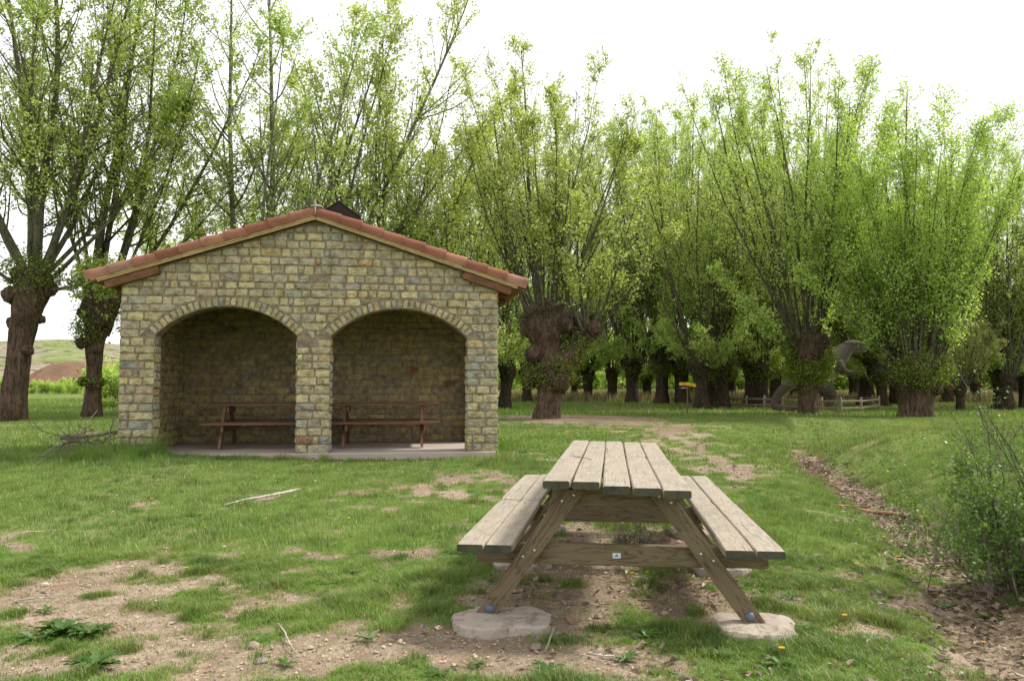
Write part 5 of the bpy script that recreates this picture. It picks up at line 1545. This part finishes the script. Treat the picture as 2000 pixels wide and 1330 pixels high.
def blades(n, y0, y1, xw, w, hbase, segs, cell):
    u = rg.random(n); y = np.sqrt(y0 ** 2 + u * (y1 ** 2 - y0 ** 2))
    x = (rg.random(n) * 2 - 1) * xw * y
    # gather blades into tufts
    tc = cell
    tx = np.floor(x / tc); ty = np.floor(y / tc)
    jx = _hash(tx.astype(np.int64), ty.astype(np.int64), np.zeros(n, np.int64), 5) - .5; jy = _hash(tx.astype(np.int64), ty.astype(np.int64), np.ones(n, np.int64), 6) - .5
    m = rg.random(n) < .5
    x = np.where(m, (tx + .5 + jx * .9) * tc + rg.normal(0, .30, n) * tc, x); y = np.where(m, (ty + .5 + jy * .9) * tc + rg.normal(0, .30, n) * tc, y)
    g = cover(x, y); wt_ = wall_tuft(x, y)
    tuft = _hash(tx.astype(np.int64), ty.astype(np.int64), np.full(n, 2), 8)
    keep = (rg.random(n) < np.clip(np.maximum(g ** 1.3 * (.45 + .75 * tuft), wt_), .045, 1)) & ~inside_solid(x, y) & ~on_footing(x, y)
    x, y, g, wt_, tuft = x[keep], y[keep], g[keep], wt_[keep], tuft[keep]; n = len(x)
    cl = fbm(x * 4.5, y * 4.5, 0, 3, 73)
    h = hbase * (.40 + .75 * g) * rg.uniform(.5, 1.3, n) * (.8 + .4 * tuft) * (1 + .8 * cl + .25 * fbm(x * 1.2, y * 1.2, 0, 2, 71))
    ck = clumps(x, y) * (y < 16); h = h * (1 + .8 * ck) * (1 + 1.5 * wt_ * (rg.random(n) ** .6))
    for (c, r, k) in LUSH: h = h * (1 + k * np.exp(-(((x - c[0]) / r) ** 2 + ((y - c[1]) / r) ** 2)))
    z = hgt(x, y) - .004
    a = rg.uniform(0, 2 * math.pi, n); lean = rg.uniform(.1, 1.1, n) * h
    dx, dy = np.cos(a), np.sin(a)
    pa = a + rg.uniform(.9, 2.2, n); wx, wy = np.cos(pa), np.sin(pa)
    ww = w * rg.uniform(.6, 1.4, n)
    base = np.stack([x, y, z], -1); D = np.stack([dx, dy, 0 * dx], -1); Wd = np.stack([wx, wy, 0 * wx], -1) * ww[:, None] * .5; U = np.array([0, 0, 1.0])
    # colour
    k = fbm(x * .8, y * .8, 3, 3, 81) * .9 + rg.normal(0, .35, n) + 1.4
    k = np.clip(k + .5 * (tuft - .5) + 1.1 * cl, 0, 3.999); ki = k.astype(int); kf = (k - ki)[:, None]
    colr = GREENS[np.clip(ki, 0, 3)] * (1 - kf) + GREENS[np.clip(ki + 1, 0, 4)] * kf
    colr = 1.12 * colr * rg.uniform(.7, 1.25, (n, 1)) * (1 + .35 * fbm(x * 2.3, y * 2.3, 5, 3, 91))[:, None]
    colr = colr * (1 - .28 * ck[:, None])
    dry = rg.random(n) < np.clip(.06 + .42 * (1 - g) ** 1.5 + .12 * sstep(9, 16, y) * sstep(0, 5, x), 0, .7)
    colr = np.where(dry[:, None], STRAW * rg.uniform(.6, 1.25, (n, 1)), colr)
    colr = np.where((wt_ > .3)[:, None] & ~dry[:, None], colr * np.array([.8, 1.0, .7]), colr)
    mb = MB()
    if segs == 2:
        p1 = base + U * (h * .55)[:, None] + D * (lean * .22)[:, None]; p2 = base + U * h[:, None] * .92 + D * lean[:, None]
        V = np.stack([base - Wd, base + Wd, p1 + Wd * .8, p1 - Wd * .8, p2], 1).reshape(-1, 3)
        i = np.arange(n)[:, None] * 5
        cc = np.repeat(colr, 5, 0)
        mb.add(V, (i + np.array([0, 1, 2, 3])), col=cc)
        mb.loops.append((i + np.array([3, 2, 4])).ravel().astype(np.int32)); mb.tot.append(np.full(n, 3, np.int32)); mb.mi.append(np.zeros(n, np.int32))
    else:
        p2 = base + U * h[:, None] + D * lean[:, None] * .8
        V = np.stack([base - Wd, base + Wd, p2], 1).reshape(-1, 3)
        mb.add(V, np.arange(n * 3).reshape(n, 3), col=np.repeat(colr, 3, 0))
    return mb
for (n, y0, y1, w, hb, sg, ce) in ((700000, 2.9, 6.2, .0030, .034, 2, .045), (560000, 6.2, 12.5, .0058, .040, 1, .07), (520000, 12.5, 27, .015, .045, 1, .15), (300000, 27, 60, .045, .10, 1, .4)):
    o = blades(n, y0, y1, .80, w, hb, sg, ce).build('grass', M['grass'])
    tag(o, 'short patchy green grass covering the ground', 'grass', kind='stuff')

# dry tall grass strip behind the grove
def dry_grass():
    n = 70000; x = rg.uniform(-4, 60, n); y = rg.uniform(50, 75, n); h = rg.uniform(.3, .8, n); z = hgt(x, y)
    a = rg.uniform(0, 6.28, n); W3 = np.stack([np.cos(a), np.sin(a), 0 * a], -1) * .05
    b = np.stack([x, y, z], -1); t = b + np.stack([rg.normal(0, .12, n), rg.normal(0, .12, n), h], -1)
    mb = MB(); c = np.array([.40, .33, .20]) * rg.uniform(.6, 1.2, (n, 1))
    g_ = rg.random(n) < .3; c[g_] = np.array([.12, .17, .04])
    mb.add(np.stack([b - W3, b + W3, t], 1).reshape(-1, 3), np.arange(3 * n).reshape(n, 3), col=np.repeat(c, 3, 0))
    tag(mb.build('dry_grass', M['grass']), 'pale dry tall grass between the far trunks', 'grass', kind='stuff')
dry_grass()

# gravel: broken pebbles on the bare soil
def gravel():
    n = 48000; u = rg.random(n) ** 1.3; y = np.sqrt(2.9 ** 2 + u * (15 ** 2 - 2.9 ** 2)); x = (rg.random(n) * 2 - 1) * .78 * y
    g = cover(x, y); k = (rg.random(n) < np.clip(1 - g * 1.5, .03, 1) ** 1.2) & ~inside_solid(x, y) & ~on_footing(x, y); x, y = x[k], y[k]; n = len(x)
    r = .0036 * (1 + rg.exponential(.75, n)) * (1 + .06 * y)
    O = np.array([[1, 0, 0], [-.5, .87, 0], [-.5, -.87, 0], [.5, .3, .7], [-.4, .35, .75], [0, -.5, .65], [1, 0, -.4], [-.5, .87, -.4], [-.5, -.87, -.4]])
    Fc = np.array([[3, 4, 5], [0, 1, 3], [1, 4, 3], [1, 2, 4], [2, 5, 4], [2, 0, 5], [0, 3, 5], [6, 7, 0], [7, 1, 0], [7, 8, 1], [8, 2, 1], [8, 6, 2], [6, 0, 2]])
    a = rg.uniform(0, 6.28, n); ca, sa = np.cos(a), np.sin(a)
    L = O[None] * rg.uniform(.6, 1.35, (n, 9, 3)) * r[:, None, None] * np.stack([np.ones(n), rg.uniform(.6, 1, n), rg.uniform(.35, .8, n)], -1)[:, None]
    V = np.stack([L[..., 0] * ca[:, None] - L[..., 1] * sa[:, None] + x[:, None], L[..., 0] * sa[:, None] + L[..., 1] * ca[:, None] + y[:, None], L[..., 2] + (hgt(x, y) + r * .1)[:, None]], -1)
    c = np.array([.47, .37, .28]) * rg.uniform(.5, 1.45, (n, 1)) * np.array([1, 1, 1]) + rg.normal(0, .015, (n, 3))
    mb = MB(); mb.add(V.reshape(-1, 3), (np.arange(n)[:, None, None] * 9 + Fc[None]).reshape(-1, 3), col=np.repeat(np.clip(c, .05, .85), 9, 0))
    tag(mb.build('gravel', M['pebble']), 'small broken pebbles on the bare soil', 'gravel', kind='stuff')
gravel()

# dead leaves in the ditch, under the shrub and around the table
def litter():
    N = 110000; y = np.sqrt(2.8 ** 2 + rg.random(N) * (17 ** 2 - 2.8 ** 2)); x = rg.uniform(-.3, .85, N) * y
    dd, side = ditch_dist(x, y); wid = .34 + .20 * sstep(9, 4, y)
    p = np.exp(-(dd / wid) ** 2) * sstep(17, 13, y)
    sh = np.exp(-(((x - 3.1) / .9) ** 2 + ((y - 4.5) / 1.2) ** 2)); p = np.maximum(p, sh)
    th_ = math.radians(-7.1); u = (x - .53) * math.cos(th_) + (y - 4.1) * math.sin(th_); v = -(x - .53) * math.sin(th_) + (y - 4.1) * math.cos(th_)
    p = np.maximum(p, .20 * np.exp(-((u - .2) / .8) ** 4 - ((v - 1.2) / 1.9) ** 4))
    p = np.maximum(p, .006)
    p = p * (.5 + .9 * (vnoise(x * 2.2, y * 2.2, 0, 66) > -.1)) * .85
    k = (rg.random(N) < p) & ~on_footing(x, y) & ~inside_solid(x, y); x, y = x[k], y[k]; n = len(x)
    s = rg.uniform(.012, .028, n) * (1 + .03 * y)
    a = rg.uniform(0, 6.28, n); T = np.stack([np.cos(a), np.sin(a), rg.uniform(-.3, .5, n)], -1); T = norm(T)
    N3 = norm(np.stack([rg.normal(0, .5, n), rg.normal(0, .5, n), np.ones(n)], -1)); S = norm(np.cross(N3, T)); N3 = np.cross(T, S)
    c = np.stack([x, y, hgt(x, y) + rg.uniform(.004, .022, n)], -1); cu = rg.uniform(.1, .6, n)
    def P(t, w, h): return c + T * (s * t)[:, None] + S * (s * w)[:, None] + N3 * (s * h * cu)[:, None]
    V = np.stack([P(-1, 0, .2), P(-.3, .62, .8), P(.5, .45, .7), P(1.1, 0, .3), P(.5, -.45, .7), P(-.3, -.62, .8), P(0, 0, 0)], 1).reshape(-1, 3)
    F1 = np.array([[0, 6, 1], [1, 6, 2], [2, 6, 3], [3, 6, 4], [4, 6, 5], [5, 6, 0]])
    cc = np.where(rg.random((n, 1)) < .6, np.array([[.19, .135, .09]]), np.array([[.30, .24, .18]])) * rg.uniform(.45, 1.3, (n, 1))
    mb = MB(); mb.add(V, (np.arange(n)[:, None, None] * 7 + F1[None]).reshape(-1, 3), col=np.repeat(cc, 7, 0))
    tag(mb.build('leaf_litter', M['litter']), 'brown dead leaves filling the ditch and lying under the shrub', 'dead leaves', kind='stuff')
litter()

# ---- broadleaf weeds
def rosette(name, px, py, n, L, w, label, cat, group=None, lift=.5, mat='leaf_weed', lobed=True, sd=1, pale=0.0):
    r = np.random.default_rng(sd); c = ground(px, py); mb = MB()
    for i in range(n):
        a = i * 2.4 + r.uniform(-.3, .3); Li = L * r.uniform(.6, 1.1); e = lift * r.uniform(.3, 1.3); k = 9
        V = []
        for j in range(k):
            t = j / (k - 1); rr = Li * (t * math.cos(e * (1 - .5 * t))); zz = Li * (math.sin(e) * t - .55 * t * t * math.sin(e)) + .006
            wd = w * Li / L * math.sin(math.pi * min(1, t * .92 + .06)) ** .7 * ((.55 + .45 * (j % 2)) if lobed else 1)
            ruff = r.normal(0, w * .12)
            for sgn in (-1, 0, 1):
                V.append((rr * math.cos(a) - sgn * wd * math.sin(a), rr * math.sin(a) + sgn * wd * math.cos(a), zz + (abs(sgn) * wd * .35) + ruff * abs(sgn)))
        Fc = []
        for j in range(k - 1):
            b = j * 3; Fc += [(b, b + 1, b + 4, b + 3), (b + 1, b + 2, b + 5, b + 4)]
        mb.add(V, Fc, rnd=min(1, r.random() * .85 + pale))
    o = mb.build(name, M[mat], smooth=True); o.location = c; tag(o, label, cat, group); return o
rosette('broadleaf_weed', 120, 1242, 20, .145, .030, 'large dark green broad leaved weed at the lower left', 'weed', lift=1.0, sd=3)
rosette('broadleaf_weed', 178, 1243, 26, .12, .02, 'bluish thistly weed right beside the large broad leaved one', 'weed', lift=.8, sd=4)
rosette('broadleaf_weed', 68, 1250, 5, .12, .022, 'few pale blue green leaves flat on the ground at the lower left', 'weed', lift=.3, sd=5, pale=.3)
rosette('broadleaf_weed', 185, 1303, 30, .13, .022, 'thistly weed near the bottom edge at the left', 'weed', lift=.6, sd=6)
rosette('broadleaf_weed', 1222, 1290, 20, .09, .012, 'small pale grey thistle between the two near footings', 'weed', lift=.6, sd=7, pale=.5)
rosette('broadleaf_weed', 1262, 1248, 16, .09, .011, 'small upright green thistle behind the pale one', 'weed', lift=.9, sd=8)
rosette('broadleaf_weed', 1417, 1283, 18, .08, .012, 'pale grey thistle in front of the near right footing', 'weed', lift=.5, sd=9, pale=.5)
rosette('broadleaf_weed', 1524, 1303, 14, .11, .020, 'dandelion rosette at the bottom right of the near right footing', 'weed', lift=.7, sd=10, pale=.1)
rosette('broadleaf_weed', 1840, 1105 + 80, 12, .10, .018, 'grey green rosette in the dead leaves left of the shrub', 'weed', lift=.4, sd=11, pale=.3)
rosette('broadleaf_weed', 1935, 1210, 12, .10, .016, 'spiky pale rosette in the dead leaves below the shrub', 'weed', lift=.4, sd=12, pale=.2)
rosette('broadleaf_weed', 762, 884 + 11, 12, .16, .05, 'broad leaved plant at the foot of the right arch', 'weed', lift=.9, sd=13)
rosette('broadleaf_weed', 1070, 1310, 14, .10, .016, 'low weed at the bottom edge below the near left footing', 'weed', lift=.5, sd=14)
for i, (px, py) in enumerate([(520, 1215), (650, 1190), (720, 1250), (300, 1190), (90, 1195), (1660, 1150), (1600, 1110), (1720, 1180), (1580, 1230), (1650, 1290), (1750, 1110), (1460, 1080), (1480, 960), (930, 1300), (860, 1320), (420, 1155), (1780, 1080), (1545, 1170),
                              (1690, 1090), (560, 1300), (1620, 1180), (1500, 990), (380, 1010), (690, 1120), (1840, 1290), (1905, 1320), (1700, 1255), (1560, 1320), (760, 1010), (610, 1055)]):
    rosette('weed_rosette', px, py, 11, .055 + .02 * (i % 3), .011, 'small low rosette weed in the grass', 'weed', 'small rosette weeds in the grass', .55, sd=30 + i, pale=.1 * (i % 3))

# ---- dandelions
def dandelion(px, py, label, hh=.05, sd=1):
    r = np.random.default_rng(sd); c = ground(px, py); root = empty('dandelion', tuple(c))
    hh = hh * (1 + .05 * c[1]); R = .010 * (1 + .05 * c[1]) * r.uniform(.8, 1.2); lean = r.normal(0, .015, 2)
    mb = MB(); V, Q = tubes(np.array([[[0, 0, 0], [lean[0] * .4, lean[1] * .4, hh * .6], [lean[0], lean[1], hh]]]), np.full((1, 3), .0018), 5); mb.add(V, Q); mb.build('stem', M['stem'], root)
    mb = MB(); n = 26
    for ring, (rr, zz) in enumerate(((1, .0), (.7, .15), (.4, .25))):
        for i in range(n if ring == 0 else n - 8):
            a = i * 2.3999 + ring; w = .12 * R
            d = np.array([math.cos(a), math.sin(a), zz]); p = np.array([lean[0], lean[1], hh]); s = np.array([-math.sin(a), math.cos(a), 0]) * w
            mb.add([p, p + d * R * rr - s, p + d * R * rr * 1.05 + [0, 0, .0015], p + d * R * rr + s], [(0, 1, 2, 3)])
    mb.build('flower_head', M['flower'], root)
    tag(root, label, 'dandelion', 'dandelions in the grass')
for i, (px, py, lab) in enumerate([(286, 987, 'left flower of a pair of dandelions in the grass on the left'), (295, 986, 'right flower of a pair of dandelions in the grass on the left'), (589, 966, 'dandelion at the tip of the bleached grey stick'),
        (470, 997, 'dandelion below the middle of the bleached grey stick'), (518, 1026, 'orange yellow dandelion under the bleached stick'), (406, 1044, 'dandelion beside the dark grass tuft on the left'), (676, 1026, 'dandelion in the grass between the shelter and the left bench'),
        (366, 1125, 'dandelion on the edge of the gravel patch'), (1673, 1048, 'dandelion right of the table near the ditch, upper one'), (1677, 1119, 'dandelion right of the table, lower one'), (1752, 1103, 'dandelion in the grass near the ditch at the right'),
        (1726, 1063, 'dandelion just below the reddish branch'), (1672, 920, 'dandelion on the far bank of the ditch'), (1652, 1222, 'dandelion in the grass right of the near right footing'), (1923, 1274, 'dandelion in the dead leaves at the lower right'),
        (1519, 1290, 'dandelion with a bent pale stem at the bottom'), (1510, 955, 'dandelion in the grass right of the right bench'), (1203, 1124, 'dandelion directly under the name plate of the table'), (1228, 1137, 'dandelion under the table right of the name plate one'),
        (1274, 1137, 'dandelion under the table near its right leg'), (1378, 1155, 'dandelion beside the near right table leg'), (728, 918, 'dandelion in front of the right arch'), (743, 932, 'dandelion in the lawn below the right arch'), (355, 918, 'dandelion in the shade before the left arch'),
        (1635, 940, 'dandelion near the head of the ditch'), (1556, 983, 'dandelion beside the bare patch right of the table')]):
    dandelion(px, py, lab, sd=600 + i)

# ================================================================ SHRUBS
def shrub(name, px, py, Y, h, n, seed, label, lean=(-.25, 0), leaves=9, mat='leaf_shrub', ls=.024, spread=55):
    rg2 = np.random.default_rng(seed); p = at_y(px, py, Y) if Y else ground(px, py); c = np.array([p[0], p[1], float(hgt(p[0], p[1])) - .02])
    root = empty(name, tuple(c))
    L = h * rg2.uniform(.45, 1.1, n); a = rg2.uniform(0, 6.28, n); ph = np.radians(rg2.uniform(0, spread, n))
    st = np.stack([rg2.normal(0, .18 * h, n), rg2.normal(0, .12 * h, n), np.zeros(n)], -1)
    d = np.stack([np.sin(ph) * np.cos(a) + lean[0], np.sin(ph) * np.sin(a) + lean[1], np.cos(ph)], -1)
    P = curves(rg2, st, d, L, 10, .15, .45); R = np.linspace(.0075, .0018, 10)[None] * rg2.uniform(.5, 1.3, (n, 1))
    sets, lv = crown_from(rg2, P, R, dict(nb=12, nt=5, nl=leaves, bl=.40, tl=.05, ts=.75, sc=.022, gap=-.25, nu=15, t0=.08, ba=40, bb=85, seed=seed, tw=.28))
    mb = MB()
    for k, (PP, RR, q) in enumerate(sets):
        RR = RR if k == 0 else (np.minimum(RR, .0028) if k == 1 else RR)
        V, Q = tubes(PP, RR, q); mb.add(V, Q)
    mb.build('stems', M['dead'] if seed % 2 else M['limb'], root, smooth=True)
    mb = MB(); leaf_mesh(mb, lv, ls, rg2); mb.build('foliage', M[mat], root)
    tag(root, label, 'shrub')
    return root
shrub('thorny_shrub', 1998, 1150, None, 1.15, 34, 301, 'dark twiggy thorn shrub at the right edge of the photo', (-.22, .05), 6)
shrub('thorny_shrub', 2090, 1120, None, 1.5, 24, 302, 'taller leafy shrub half outside the right edge', (-.38, 0), 5)
shrub('thorny_shrub', 1960, 1090, None, .50, 18, 304, 'low leafy shrub spreading left of the thorn shrub', (-.35, 0), 8, ls=.022, spread=70)
shrub('low_shrub', 1235, 1050, 6.4, .30, 16, 305, 'low dark bush growing under the far half of the picnic table', (0, 0), 9, ls=.022, spread=70)
print('objects', len(bpy.data.objects), 'polys', sum(len(m.polygons) for m in bpy.data.meshes))
